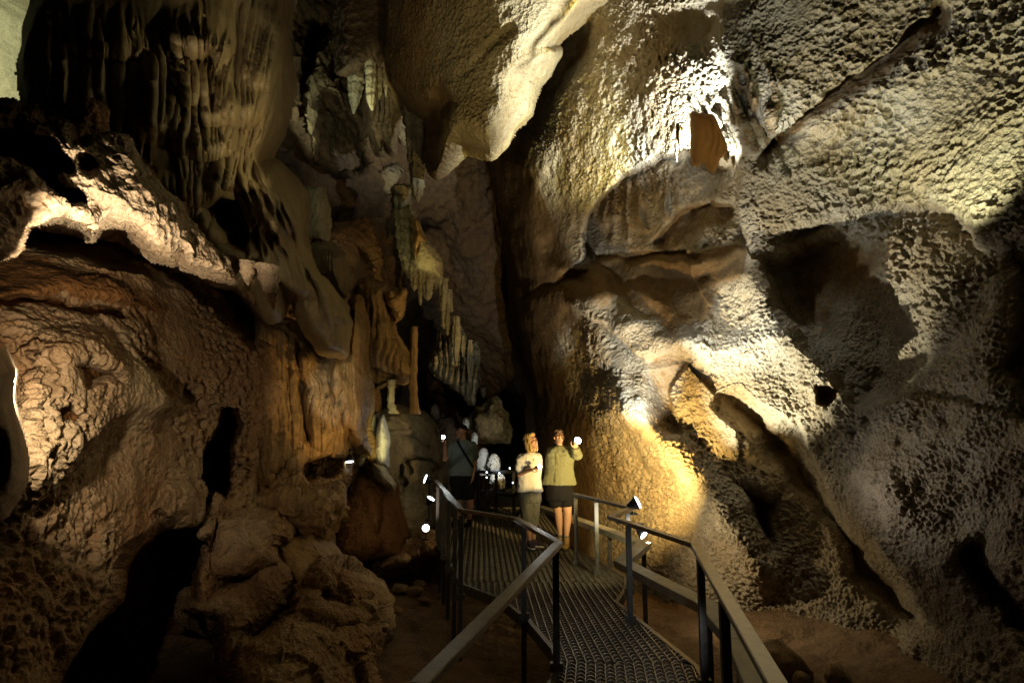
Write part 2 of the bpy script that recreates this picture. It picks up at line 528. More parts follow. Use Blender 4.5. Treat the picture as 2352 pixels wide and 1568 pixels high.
# niche under the lip
rw.ledge([(1300,600),(1340,560),(1372,490),(1395,450),(1432,400),(1500,372),(1558,335),(1600,345),(1702,395)], 1.25, 12, 330, side=-1, wob=24)
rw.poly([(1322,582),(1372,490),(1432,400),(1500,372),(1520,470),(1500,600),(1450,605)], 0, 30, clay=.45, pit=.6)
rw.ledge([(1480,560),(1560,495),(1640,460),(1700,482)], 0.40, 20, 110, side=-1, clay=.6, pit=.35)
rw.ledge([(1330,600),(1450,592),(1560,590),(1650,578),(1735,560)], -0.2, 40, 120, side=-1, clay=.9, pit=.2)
rw.line([(1380,585),(1470,592),(1540,585),(1600,590)], 0.2, 9, clay=.9)
# lit slope, its sharp right shoulder and the dark hollow behind it
rw.line([(1715,608),(1765,715),(1825,795),(1915,890)], -0.42, 48)
rw.ledge([(1738,590),(1790,715),(1850,790),(1945,895),(1975,960)], 0.80, 34, 330, side=1, wob=12)
rw.poly([(1745,600),(1770,520),(1850,500),(1990,505),(2090,560),(2075,640),(1990,720),(1950,800),(1965,890),(1860,800),(1790,720)], 0, 110, clay=.65, pit=0.15, out=20)  # clayey brown that also paints in the hollow's shade
# long hollow lower down
rw.ledge([(1830,950),(1849,1011),(1867,1046),(1888,1082),(1906,1128),(1917,1153),(1945,1189),(2002,1235),(2023,1274),(2055,1309),(2087,1338),(2101,1373),(2135,1430),(2150,1460)], 0.85, 14, 300, side=-1, wob=8)
rw.ledge([(1625,930),(1650,905),(1700,893),(1760,930),(1810,965),(1849,1011)], 0.30, 14, 200, side=-1, wob=8)
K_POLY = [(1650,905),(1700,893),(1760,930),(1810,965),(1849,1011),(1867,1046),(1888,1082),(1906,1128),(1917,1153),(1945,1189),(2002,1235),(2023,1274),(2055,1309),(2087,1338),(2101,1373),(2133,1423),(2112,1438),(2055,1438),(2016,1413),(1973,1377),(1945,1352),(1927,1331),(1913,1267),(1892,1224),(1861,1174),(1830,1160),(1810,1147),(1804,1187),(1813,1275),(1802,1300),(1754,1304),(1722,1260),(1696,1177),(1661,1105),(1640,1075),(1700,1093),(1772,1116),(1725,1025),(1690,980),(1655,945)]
rw.poly(K_POLY, 0.40, 60, clay=.8, pit=0.12, wob=9)  # brown coat deepens the hollow as painted shade
rw.ledge([(1536,798),(1542,819),(1579,837),(1558,856),(1536,887),(1533,903),(1548,946),(1570,1005)], 0.35, 8, 120, side=-1, clay=.5, pit=.4, wob=6)  # brown stands in for the shade of the gap
rw.ledge([(1300,690),(1340,722),(1386,740),(1467,819),(1495,831)], 0.22, 12, 60, side=-1, clay=.8, pit=0.2, wob=7)
rw.line([(1872,1000),(1930,1120),(1970,1180),(2045,1262),(2125,1365),(2180,1440)], 0, 26, clay=0, pit=1)
rw.poly([(1868,880),(1900,870),(1938,885),(1935,915),(1905,942),(1875,930)], 0.45, 22, clay=1, pit=0.2, wob=5)
rw.poly([(1440,20),(1560,-40),(1780,-40),(1700,90),(1610,150),(1520,165),(1470,120)], 0.16, 90, clay=0.5, pit=0.25)  # shade of this shallow bowl painted in as brown
rw.poly([(1255,150),(1290,80),(1345,10),(1390,40),(1385,130),(1340,180),(1280,215),(1235,250),(1228,200)], 0.35, 60, clay=0.8, pit=0.12)
# smooth clay-coated middle
rw.poly([(1090,350),(1215,300),(1240,400),(1330,590),(1500,605),(1690,605),(1640,740),(1540,785),(1420,700),(1340,715),(1290,800),(1330,900),(1390,985),(1375,1090),(1380,1400),(1090,1400)], 0.0, 60, clay=0.75, pit=0.25, out=20)
for ln, a, w_ in (([(1230,330),(1200,500),(1230,640),(1200,800)], -.5, 45), ([(1290,620),(1270,760),(1300,860)], -.35, 40), ([(1180,640),(1300,655),(1450,625),(1600,640)], .3, 30), ([(1450,650),(1520,700),(1560,770)], -.2, 26), ([(1400,640),(1420,700)], .2, 18), ([(1600,620),(1620,700),(1600,780)], -.15, 22), ([(1270,560),(1330,640)], .25, 20)):
    rw.line(ln, a, w_)
rw.line([(1540,785),(1640,803),(1760,785),(1850,775)], -0.20, 30)
rw.ledge([(1620,806),(1700,806),(1790,780),(1870,770)], 0.12, 6, 40, side=-1, wob=8)
rw.line([(1350,700),(1385,800),(1420,880),(1450,950)], -0.55, 46)
rw.poly([(1325,700),(1350,700),(1440,760),(1490,840),(1490,930),(1440,950),(1390,880),(1340,790)], 0, 24, clay=0, pit=.8, out=10)
rw.line([(1440,760),(1475,850),(1480,915)], -0.2, 26)
rw.line([(1410,930),(1490,1000),(1610,1110),(1680,1210),(1735,1310)], -0.58, 48)
rw.poly([(1420,985),(1480,1010),(1560,1080),(1560,1130),(1480,1130),(1430,1080)], 0.30, 70, clay=0.6, pit=0.25)
rw.line([(1869,1011),(1926,1128),(1965,1189),(2043,1274),(2121,1373),(2180,1450)], -0.06, 50)
rw.line([(2230,1290),(2290,1360),(2370,1420),(2460,1480)], 0.5, 30, clay=0.8)
rw.line([(2020,1120),(2140,1250),(2260,1320),(2400,1400)], -0.25, 60)
rw.ledge([(1950,890),(2060,905),(2200,930),(2360,965),(2460,980)], 0.14, 8, 60, side=1)
rw.line([(1185,700),(1260,660),(1330,625),(1450,600)], 0.2, 12, clay=1)
rw.poly([(2270,560),(2460,500),(2460,1000),(2330,980),(2260,860),(2290,700)], 0.35, 90, clay=0.8, pit=0.3)
rw.outline([(2900,-400),(1285,-400),(1290,60),(1250,130),(1228,200),(1205,290),(1120,352),(1142,440),(1165,520),(1180,640),(1188,700),(1198,760),(1222,850),(1240,920),(1236,1000),(1242,1100),(1258,1180),(1262,1400),(1262,1800),(2900,1800)], R=1.3, w=120, margin=30, wob=10, back=2.5)
for x, y, r in ((1585,175,9),(1630,215,12),(1640,250,9),(1655,300,8),(1660,205,8),(2010,870,14),(2180,960,16),(1990,960,10),(2130,1110,22),(2265,1250,26),(2300,1130,30),(2070,1010,12),(1960,990,9)):
    rw.bump(x, y, r, r * 1.5, 0.08, 0.5, clay=0.3)
# flutes running down into the hot spot
for k in range(26):
    x = 1520 + k * 11 + random.uniform(-6, 6); y = 150 + random.uniform(-30, 60) + k * 5
    rw.line([(x, y), (x + 18, y + 40), (x + 45, y + 90)], random.choice((0.05, -0.06, 0.07)), random.uniform(3, 6), wob=10)
for k in range(16):     # dripstone fringe hanging inside the niche
    x = 1395 + k * 12 + random.uniform(-5, 5); y = 440 - k * 5
    rw.line([(x, y), (x + 3, y + random.uniform(50, 120))], -random.uniform(0.04, 0.28), random.uniform(4, 11), wob=16, clay=0.5)
for k in range(22):     # ragged curtain rubble beside the crevice
    x = 1690 + random.uniform(-15, 90); y = 150 + random.uniform(-60, 150)
    rw.line([(x, y), (x + 12, y + random.uniform(20, 60))], random.choice((-0.12, 0.12, -0.08)), random.uniform(4, 8), clay=0.6)
pit = rw.pit
near = np.clip((rw.X - 1650) / 350.0, 0, 1) * np.clip((1500 - rw.Y) / 400.0 + .6, 0.6, 1)
def comb(p, f, s_, an=(1, 1, 1)):
    """honeycomb of cups with thin sharp walls"""
    q = p * np.array(an) + np.stack([vnoise(p, f * .8, s_ + 50), vnoise(p, f * .8, s_ + 60), vnoise(p, f * .8, s_ + 70)], -1) * (.45 / f)
    f1, f2 = worley(q, f, s_)
    return -sstep(.02, .55, f2 - f1)
def rw_h(p):
    patch = .3 + .85 * sstep(-.3, .3, fbm(p, 1.3, 4, 77))
    h = fbm(p, 0.9, 4, 5) * 0.12 * (0.35 + 0.65 * pit)
    h += fbm(p, 5.0, 4, 11) * 0.03 * (0.25 + pit)
    lo = sstep(560, 850, rw.Y)
    def cups(f, s_, wv=.28):
        q = p + np.stack([vnoise(p, f * .8, s_ + 50), vnoise(p, f * .8, s_ + 60), vnoise(p, f * .8, s_ + 70)], -1) * (wv / f)
        f1, f2 = worley(q, f, s_)
        return np.clip(f1, 0, .9) ** 1.25 - .4
    c1 = cups(13.0, 1); c2 = cups(27, 8); c3 = cups(20, 4)
    a = (c1 * .135 * (1 - .7 * lo) + c2 * (.03 + .02 * lo)) * near * patch
    b = (c3 * .075 + c2 * .035) * (1 - 0.8 * near) * patch
    return h + (a + b + holes(p, 5.0, .05, 90)) * pit
rw.rough(rw_h)
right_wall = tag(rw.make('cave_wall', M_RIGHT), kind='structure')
# ============================================================ left-hand side of the cave
M_FLOW = rock_mat('olive_flowstone', (0.40, 0.31, 0.16), (0.30, 0.21, 0.10), (0.26, 0.15, 0.06), (0.2, 0.11, 0.04), pits=30, pit_amt=0.003, streak=0.3, rough=0.55, spec=0.4, fine_amt=0.001, grime=.15)
M_RIM = rock_mat('pale_rugged_rock', (0.62, 0.50, 0.36), (0.52, 0.36, 0.22), (0.30, 0.15, 0.06), (0.22, 0.11, 0.05), pits=22, pit_amt=0.014, rough=0.75)
M_RUST = rock_mat('rusty_rock', (0.52, 0.38, 0.22), (0.36, 0.20, 0.09), (0.28, 0.125, 0.035), (0.17, 0.075, 0.025), pits=20, pit_amt=0.016, rough=0.8)
M_AMBER = rock_mat('amber_flowstone', (0.52, 0.34, 0.14), (0.40, 0.23, 0.08), (0.25, 0.14, 0.05), (0.18, 0.10, 0.04), pits=20, pit_amt=0.006, streak=0.45, rough=0.65, spec=0.35)
M_CREAM = rock_mat('cream_wall', (0.58, 0.52, 0.34), (0.50, 0.42, 0.24), (0.24, 0.16, 0.08), (0.16, 0.11, 0.06), pits=10, pit_amt=0.02)
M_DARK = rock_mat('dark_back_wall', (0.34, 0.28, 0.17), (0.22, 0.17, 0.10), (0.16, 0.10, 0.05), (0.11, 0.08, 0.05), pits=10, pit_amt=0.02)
M_GREY = rock_mat('grey_rock', (0.36, 0.32, 0.24), (0.27, 0.23, 0.16), (0.2, 0.14, 0.09), (0.15, 0.11, 0.07), pits=12, pit_amt=0.01)

# -- pale wall seen behind the curtain, top left
bw = Relief(-120, 240, -120, 420, 4, [(-100, -100, 7.5), (200, -100, 9), (-100, 400, 7), (200, 400, 8.5)])
bw.rough(lambda p: fbm(p, .6, 3, 2) * .25 + fbm(p, 5, 3, 3) * .02)
bw.pit *= 0.6
tag(bw.make('cave_wall', M_CREAM), kind='structure')

FANGS = []
# -- the dripping curtain
fl = Relief(20, 850, -100, 860, 2.6, [(60, -50, 4.6), (60, 250, 4.3), (350, -50, 5.6), (350, 300, 5.2), (440, 520, 5.4), (640, -50, 7.4), (640, 250, 7.2), (640, 480, 7.0), (570, 640, 5.8), (620, 700, 5.9), (720, 600, 7.8), (790, 760, 8.6)])
FL = [(108,-110),(85,40),(65,130),(60,170),(68,260),(110,340),(300,440),(420,530),(500,600),(545,625),(567,650),(580,605),(600,640),(616,690),(628,712),(638,690),(642,655),(690,685),(715,740),(755,795),(790,805),(804,740),(760,690),(722,640),(700,590),(690,505),(680,455),(640,400),(602,375),(620,330),(645,260),(655,220),(650,100),(662,-110)]
for a in [(250,140,120,200,.22),(455,137,62,230,.42),(505,150,34,170,.35),(556,295,60,230,.5),(487,293,48,140,.35),(469,368,78,150,.45),(444,470,95,140,.35),(360,330,90,200,.22),(600,210,50,200,.3),(560,445,70,110,.35),(640,545,60,180,.45),(700,690,60,120,.4),(770,745,40,100,.35),(600,640,34,110,.3),(520,560,70,110,.4),(330,520,90,110,.3),(430,245,40,120,.2)]:
    fl.tier(*a)
rnd = random.Random(42)
fl.D += 0.0
for k in range(40):      # long straight pleats on the left half
    x = 105 + k * 9.5 + rnd.uniform(-5, 5); y0 = rnd.uniform(40, 120); L = rnd.uniform(220, 380)
    fl.pleat([(x + rnd.uniform(-8, 8), y0 - 60), (x, y0), (x + rnd.uniform(-4, 6), y0 + L * .5), (x + rnd.uniform(-10, 14), y0 + L)], -rnd.uniform(.04, .17), rnd.uniform(3.5, 8))
for cx, cy, cw, n_, L in ((455,128,60,9,150),(505,140,34,6,160),(556,285,60,9,190),(487,285,46,7,170),(469,358,74,11,170),(600,200,46,7,230),(640,60,30,6,300),(380,120,60,8,220),(444,460,90,10,110),(590,60,40,5,220)):
    for k in range(n_):      # curved pleats running off each swelling and drawing together
        u = (k + rnd.uniform(.2, .8)) / n_ * 2 - 1; x = cx + u * cw; l = L * rnd.uniform(.7, 1.1)
        sl = -.16 if x > 520 else -.04
        fl.pleat([(x + u * 8 + 4, cy - 70), (x, cy - 10), (cx + u * cw * .72 + sl * l * .5, cy + l * .4), (cx + u * cw * .55 + sl * l, cy + l)], -rnd.uniform(.04, .10), rnd.uniform(2.6, 5))
for k in range(70):      # skirts on the lower right
    x = rnd.uniform(550, 790); y0 = 430 + (x - 560) * 1.0 + rnd.uniform(-90, 50); L = rnd.uniform(90, 190)
    fl.pleat([(x - 12, y0 - 40), (x, y0), (x + .22 * L, y0 + L * .5), (x + .34 * L, y0 + L)], -rnd.uniform(.03, .12), rnd.uniform(3, 7))
fl.poly([(440,470),(500,440),(560,470),(585,540),(560,580),(500,560)], 0.5, 30, clay=.6)
fl.outline(FL, R=0.5, w=45, margin=26, wob=8, back=1.0)
fl.pit *= 0.3
fl.rough(lambda p: fbm(p, 1.1, 3, 21) * .10 + fbm(p * np.array([3, 3, .6]), 2.0, 3, 22) * .012)
o = fl.make('flowstone_curtain', M_FLOW)
tag(o, 'huge olive-brown flowstone curtain with vertical dripping folds, hanging top left above the pale arch', 'flowstone')

# a lit leaf of flowstone on the curtain's right shoulder
# -- the rugged pale arch
ar = Relief(-100, 560, 210, 660, 2.2, [(-60, 500, 2.6), (0, 300, 3.0), (100, 300, 3.3), (250, 420, 3.6), (400, 540, 4.1), (490, 610, 4.4), (0, 560, 2.6)])
AR = [(-110,262),(0,252),(60,250),(130,262),(200,240),(235,262),(245,312),(290,305),(305,350),(345,395),(385,440),(415,480),(425,520),(470,560),(520,600),(545,640),(510,630),(470,612),(440,606),(420,575),(395,590),(368,582),(350,556),(335,545),(310,510),(290,498),(240,503),(222,512),(212,534),(200,515),(150,490),(105,500),(60,508),(48,540),(30,570),(-20,590),(-110,600)]
ar.poly([(-110,300),(60,290),(130,330),(180,372),(182,398),(140,410),(190,430),(200,460),(150,470),(90,420),(20,375),(-110,370)], 0.7, 22, clay=1, pit=.5)
ar.poly([(-110,240),(240,240),(240,300),(180,292),(140,286),(70,286),(-110,300)], 0.0, 10, clay=1)  # unlit part above the bright band, darkened through its colour
ar.ledge([(-80,305),(70,292),(150,287),(170,325),(235,320),(292,314),(300,355),(345,400),(390,450),(425,510),(500,575),(560,640)], 0.55, 12, 220, side=1, clay=.9, wob=8)
ar.bump(200, 375, 22, 16, .25, .4, clay=.8)
ar.line([(0,440),(60,420),(120,440),(150,470)], -0.2, 22)
ar.line([(150,330),(230,400),(330,470),(430,570)], -0.18, 45)
ar.outline(AR, R=0.22, w=26, margin=20, wob=8, back=.8)
ar.rough(lambda p: fbm(p, 2.2, 4, 31) * .12 + crag(p, 15, .03, 32) + holes(p, 8, .05, 34))
tag(ar.make('rock_arch', M_RIM), 'pale jagged rock arch lit from below, spanning the dark hollow on the left', 'rock arch')

for k, pth in enumerate([[(566,600,20),(568,625,16),(569,645,8),(570,656,1)], [(612,610,26),(618,650,20),(625,685,12),(629,712,1)], [(536,590,14),(540,615,10),(543,632,1)]]):
    FANGS.append((pth, k))
# -- rusty wall under the arch
lw = Relief(-110, 880, 500, 1660, 2.2, [(0,700,4.4),(0,1200,3.5),(0,1600,3.0),(250,900,4.9),(250,1300,4.5),(200,1600,4.0),(450,800,6.7),(450,1100,6.4),(430,1600,5.4),(600,800,8.2),(600,1100,7.9),(600,1400,7.2),(800,850,11),(800,1100,10.6),(780,1350,9.6),(0,560,5.4),(300,560,6.2),(500,600,8.3)])
lw.clay[:] = 0.4
lw.poly([(-110,600),(60,515),(150,500),(240,505),(290,505),(340,560),(470,615),(560,645),(620,720),(600,820),(520,760),(480,700),(400,660),(300,620),(180,590),(60,570),(-110,640)], 3.0, 60, clay=.9, pit=.3)
lw.poly([(-110,560),(60,570),(180,600),(300,640),(420,700),(380,730),(250,705),(140,690),(60,700),(-110,760)], -0.15, 40, clay=1)
lw.line([(-60,690),(60,690),(180,705),(270,720)], 0.25, 9, clay=.9)
lw.poly([(30,800),(90,745),(170,745),(230,760),(330,830),(400,880),(430,960),(300,1000),(200,1060),(120,1130),(30,1180),(-30,1190),(20,1000)], -0.35, 60, clay=0.0)  # pale tone painted where the wall is lit
lw.poly([(150,850),(200,820),(260,840),(300,900),(250,880),(200,900)], 0.35, 22, clay=.8)
lw.poly([(110,930),(160,920),(190,960),(150,985),(115,970)], 0.3, 20, clay=.8)
lw.line([(330,830),(420,900),(520,960)], 0.15, 12)
lw.line([(330,1000),(400,985),(470,970)], 0.1, 7)
lw.poly([(505,935),(550,940),(560,1010),(545,1090),(530,1150),(470,1140),(440,1100),(480,1000)], 1.6, 26, clay=1)
lw.poly([(395,1175),(340,1215),(290,1260),(268,1310),(262,1370),(190,1440),(120,1540),(90,1640),(90,1690),(560,1690),(560,1500),(490,1440),(460,1380),(480,1300),(470,1220),(500,1150),(470,1110),(440,1180)], 2.2, 40, clay=1)
lw.poly([(380,1110),(405,1100),(418,1130),(415,1160),(395,1190),(365,1180),(350,1180),(370,1150)], -0.25, 14, clay=0.2)
lw.poly([(560,720),(700,730),(690,800),(600,790)], 0.9, 30, clay=.9)
lw.outline([(-130,480),(900,480),(860,800),(840,960),(820,1060),(800,1150),(780,1240),(800,1400),(860,1700),(-130,1700)], R=1.0, w=70, margin=30, wob=12)
def lw_h(p):
    return fbm(p, .8, 4, 41) * .22 + fbm(p, 3.0, 4, 42) * .05 + (crag(p, 16.0, .010, 43) + holes(p, 9.0, .085, 44, .62) + holes(p, 24, .022, 46, .6) + holes(p, 3.0, .07, 45, .5)) * (.3 + .7 * (1 - lw.clay)) * lw.pit
lw.rough(lw_h)
tag(lw.make('cave_wall', M_RUST), kind='structure')

# -- smooth pillar at the very left edge
mb = Relief(-120, 90, 770, 1240, 3, [(0, 800, 2.5), (0, 1200, 2.4), (60, 1000, 2.45)])
mb.outline([(-140,780),(10,800),(30,850),(28,920),(38,970),(52,1040),(54,1100),(40,1140),(15,1175),(-30,1200),(-140,1210)], R=.3, w=60, margin=14, wob=4, back=.5)
mb.bump(-10, 1050, 26, 60, .15, .1, clay=1)
mb.rough(lambda p: fbm(p, 2, 3, 51) * .03)
mb.pit *= .2
tag(mb.make('rock_pillar', M_RIM), 'smooth tan rock pillar cut by the left edge in front of the bright rusty wall', 'rock pillar')

# -- amber flowstone column in the middle left
fc = Relief(540, 880, 680, 1320, 2.2, [(560, 760, 8.2), (560, 1100, 7.8), (600, 1250, 7.5), (700, 800, 9.0), (700, 1150, 8.4), (820, 750, 9.6), (820, 1000, 9.4), (760, 1200, 9.0)])
FC = [(575,790),(600,740),(660,740),(700,770),(720,800),(740,820),(790,800),(800,740),(815,700),(832,760),(836,880),(832,960),(838,1000),(846,1040),(810,1025),(800,1040),(806,1070),(790,1110),(770,1130),(772,1170),(750,1200),(742,1240),(700,1240),(640,1230),(600,1180),(560,1170),(570,1110),(590,1040),(560,1000),(575,900)]
fp = fc.X + fc.wx * 10
fc.D -= 0.04 * (0.5 + 0.5 * np.cos(fp / 24 * 2 * PI)) ** 2 + .012 * np.cos(fp / 9 * 2 * PI + fc.wy * 4)
fc.tier(745, 1040, 45, 200, .4); fc.tier(815, 1030, 30, 240, .35); fc.tier(650, 1090, 60, 160, .45); fc.tier(690, 850, 50, 90, .3); fc.tier(600, 1110, 40, 90, .35)
fc.poly([(700,1045),(760,1035),(800,1050),(800,1090),(770,1110),(700,1115),(685,1080)], .8, 20, clay=1)
fc.line([(795, 990), (800, 1030), (806, 1080)], .5, 8)
fc.line([(690, 800), (692, 900), (700, 1000)], .25, 9, clay=.6)
fc.line([(760, 800), (775, 900), (792, 1000)], -.2, 10)
fc.bump(690, 855, 16, 18, -.3)
fc.bump(700, 818, 18, 18, -.25)
fc.line([(560,1130),(640,1130),(750,1130)], .6, 12, clay=1)
fc.outline(FC, R=.6, w=40, margin=22, wob=6)
fc.rough(lambda p: fbm(p, 1.3, 4, 61) * .10 + crag(p, 9, .02, 62) + plates(p, 2.2, .14, 66) * sstep(950, 1080, fc.Y) + holes(p, 6, .05, 63))
tag(fc.make('flowstone_column', M_AMBER), 'tall amber ribbed flowstone column left of the walkway, with one white-lit rib', 'flowstone')

# -- boulders and blocks
def boulder(name, win, ctrl, out, mat, label, R=.6, w=80, seed=1, feats=(), a=1.0, step=2.6, cat='boulder', wob=8):
    b = Relief(*win, step, ctrl)
    for f in feats: getattr(b, f[0])(*f[1:])
    b.outline(out, R=R, w=w, margin=24, wob=wob, back=.9)
    b.rough(lambda p: fbm(p, 1.0, 4, seed) * .14 * a + crag(p, 9, .03 * a, seed + 1) + plates(p, 2.6, .16 * a, seed + 6) + plates(p, 7, .04 * a, seed + 7) + holes(p, 6, .05 * a, seed + 3) + pits_h(p, 15, .03 * a, seed + 2))
    return tag(b.make(name, mat), label, cat)
boulder('boulder', (500, 920, 1260, 1660), [(560,1500,4.9),(700,1350,6.0),(860,1400,6.3),(700,1600,4.9),(860,1600,5.6)],
  [(535,1700),(544,1515),(558,1483),(604,1462),(651,1412),(672,1394),(690,1348),(715,1325),(723,1306),(737,1295),(802,1300),(816,1320),(840,1335),(863,1352),(877,1378),(880,1440),(850,1500),(870,1570),(900,1700)],
  M_RUST, 'large rounded brown boulder at the bottom edge between the walkway and the stacked blocks', seed=71, R=.8, w=110, a=.7,
  feats=[('line', [(700,1345),(760,1380),(840,1380)], .2, 14), ('line', [(690,1420),(760,1440),(870,1430)], .12, 12)])
boulder('rock_block', (450, 690, 1150, 1360), [(480,1200,6.4),(640,1200,6.9),(480,1320,6.3),(640,1300,6.6)],
  [(474,1330),(472,1240),(480,1205),(500,1178),(560,1172),(632,1180),(660,1215),(664,1240),(640,1262),(640,1300),(600,1320),(559,1328)],
  M_RUST, 'squarish upper block of the stacked brown rocks left of the boulder', seed=81, R=.5, w=40, a=.6, feats=[('line', [(560,1200),(580,1250),(560,1310)], -.12, 18)])
boulder('rock_block', (400, 720, 1270, 1670), [(430,1380,5.8),(640,1300,6.5),(640,1420,6.2),(500,1600,5.2)],
  [(425,1400),(440,1375),(520,1335),(600,1310),(645,1285),(668,1330),(676,1390),(620,1440),(575,1480),(560,1640),(560,1700),(540,1700),(515,1560),(500,1440),(470,1425)],
  M_RUST, 'wide lower block under the squarish one, running down into the dark hollow', seed=91, R=.5, w=50, a=.6)
boulder('flowstone_mound', (610, 800, 1200, 1420), [(640,1250,7.3),(760,1290,7.6),(680,1380,6.7)],
  [(636,1256),(662,1238),(700,1232),(706,1216),(718,1222),(728,1244),(752,1268),(775,1298),(735,1305),(722,1330),(684,1392),(664,1345),(645,1310)],
  M_AMBER, 'small smooth orange flowstone wedge squeezed between the blocks and the boulder', seed=101, R=.4, w=36, a=.25, cat='flowstone', step=1.8)
boulder('rock_block', (560, 790, 1080, 1260), [(580,1160,7.6),(760,1160,8.2)],
  [(585,1172),(600,1130),(650,1118),(690,1122),(735,1118),(770,1135),(772,1180),(745,1225),(700,1235),(655,1210),(630,1178)],
  M_AMBER, 'lumpy amber block wedged above the stacked brown rocks, under the ribbed column', seed=111, R=.5, w=36, a=.9, step=1.8)
boulder('rock', (900, 1010, 1205, 1330), [(950,1260,10.4)],
  [(915,1300),(930,1270),(960,1255),(975,1238),(990,1240),(1005,1258),(1010,1280),(960,1295)],
  M_RUST, 'pale broken rock lying on the ground just left of the rail posts', seed=121, R=.5, w=30, a=.7, step=1.8, cat='rock', wob=4)
boulder('rock', (850, 960, 1240, 1330), [(900,1290,10.0)],
  [(868,1302),(878,1285),(900,1268),(935,1264),(950,1285),(935,1302),(895,1312)],
  M_RUST, 'low brown rock beside the pale broken one, nearer the boulder', seed=131, R=.4, w=24, a=.6, step=1.8, cat='rock', wob=4)
# ============================================================ ceiling lobe and the far chamber
M_LOBE = rock_mat('brown_ceiling_rock', (0.46, 0.38, 0.22), (0.36, 0.26, 0.12), (0.27, 0.16, 0.06), (0.2, 0.12, 0.05), pits=16, pit_amt=0.03)
M_STAL = rock_mat('grey_dripstone', (0.50, 0.46, 0.32), (0.40, 0.34, 0.20), (0.28, 0.19, 0.09), (0.2, 0.14, 0.08), pits=18, pit_amt=0.02, streak=0.5)
M_WHITE = rock_mat('white_calcite', (0.74, 0.72, 0.64), (0.64, 0.60, 0.50), (0.4, 0.34, 0.26), (0.3, 0.25, 0.2), pits=20, pit_amt=0.01, grime=.15)
M_ORANGE = rock_mat('orange_calcite', (0.62, 0.40, 0.16), (0.54, 0.33, 0.12), (0.30, 0.17, 0.07), (0.25, 0.14, 0.06), pits=20, pit_amt=0.0, streak=.3, rough=.5)
cl = Relief(850, 1460, -100, 430, 2.2, [(890,0,11),(940,230,11),(1000,380,10.6),(1050,150,9.9),(1120,320,9.4),(1200,120,9.2),(1215,230,9.6),(1330,0,9.4),(1150,-80,8.8),(1000,-80,9.8),(1420,-80,9.2)])
cl.clay[:] = np.clip(1.0 - (cl.X - 960) / 200.0, 0, 1) * .6
cl.poly([(985,180),(1012,187),(1050,210),(1060,230),(1010,330),(960,330)], .3, 40, clay=.9)
cl.line([(1180,320),(1195,250),(1200,190),(1250,120),(1350,10)], .25, 18, clay=.1)
cl.line([(985,190),(1040,180),(1100,140),(1160,60)], .06, 12)
cl.poly([(1190,330),(1200,250),(1204,200),(1240,160),(1270,120),(1360,10),(1420,-10),(1420,330)], .2, 20, clay=.3)
cl.outline([(880,-130),(885,60),(893,130),(905,185),(943,244),(974,252),(990,250),(998,300),(990,344),(998,392),(1020,380),(1046,350),(1062,331),(1124,344),(1150,318),(1168,287),(1205,255),(1218,187),(1240,159),(1262,119),(1240,108),(1290,60),(1343,16),(1377,2),(1400,-30),(1420,-130)], R=.9, w=70, margin=26, wob=6, back=1.5)
cl.rough(lambda p: fbm(p, .7, 4, 141) * .16 + pits_h(p, 16, .016, 142) * np.clip(1.15 - cl.clay, 0.15, 1) + fbm(p, 5, 3, 143) * .02)
tag(cl.make('cave_ceiling', M_LOBE), kind='structure')

# far chamber walls
fw = Relief(560, 1330, -120, 1330, 3.2, [(600,0,12),(700,0,15),(900,0,17),(1100,0,18),(700,500,13),(900,500,17),(1050,500,18),(1250,500,17),(700,900,13.5),(900,900,16),(1100,900,24),(1250,900,20),(800,1200,13),(1000,1200,18),(1200,1200,24)])
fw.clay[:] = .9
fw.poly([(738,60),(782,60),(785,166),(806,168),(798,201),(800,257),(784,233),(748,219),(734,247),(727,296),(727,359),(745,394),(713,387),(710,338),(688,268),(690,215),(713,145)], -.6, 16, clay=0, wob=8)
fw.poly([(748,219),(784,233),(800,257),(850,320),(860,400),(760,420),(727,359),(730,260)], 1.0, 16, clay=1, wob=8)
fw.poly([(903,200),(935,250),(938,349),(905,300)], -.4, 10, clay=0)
fw.poly([(880,395),(905,378),(930,376),(925,400),(900,440),(875,440)], -.5, 18, clay=.2)
fw.line([(660,-60),(670,200),(690,420),(700,600)], -.5, 26, clay=1)
fw.poly([(1110,350),(1180,350),(1230,560),(1215,700),(1150,640)], -.8, 50, clay=1)
fw.line([(1000,560),(1080,700),(1160,900),(1190,1020)], -1.2, 60, clay=.9)
fw.poly([(960,780),(1110,930),(1120,1040),(1000,940),(955,950)], 5.0, 40, clay=1)
fw.poly([(1090,900),(1230,900),(1250,1200),(1100,1200)], 6.0, 60, clay=1)
fw.rough(lambda p: fbm(p, .45, 5, 151) * .55 + crag(p, 2.5, .2, 152))
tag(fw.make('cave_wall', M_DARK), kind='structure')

def mass(name, win, d, out, mat, label, cat, R=.4, w=30, seed=1, step=2.0, a=.6, fold=0.0, fpx=12, slope=0, feats=(), wob=5, clay=0.0, group=None, margin=14, back=.6):
    b = Relief(*win, step, d)
    b.clay[:] = clay
    if fold:
        ph = b.X + slope * b.Y + b.wx * 8
        b.D -= fold * ((.5 + .5 * np.cos(ph / fpx * 2 * PI)) ** 2 + .4 * (.5 + .5 * np.cos(ph / fpx * 2 * PI * 2.7)))
    for f in feats: getattr(b, f[0])(*f[1:])
    b.outline(out, R=R, w=w, margin=margin, wob=wob, back=back)
    b.rough(lambda p: fbm(p, 1.5, 4, seed) * .12 * a + crag(p, 6, .06 * a, seed + 1))
    return tag(b.make(name, mat), label, cat, group)

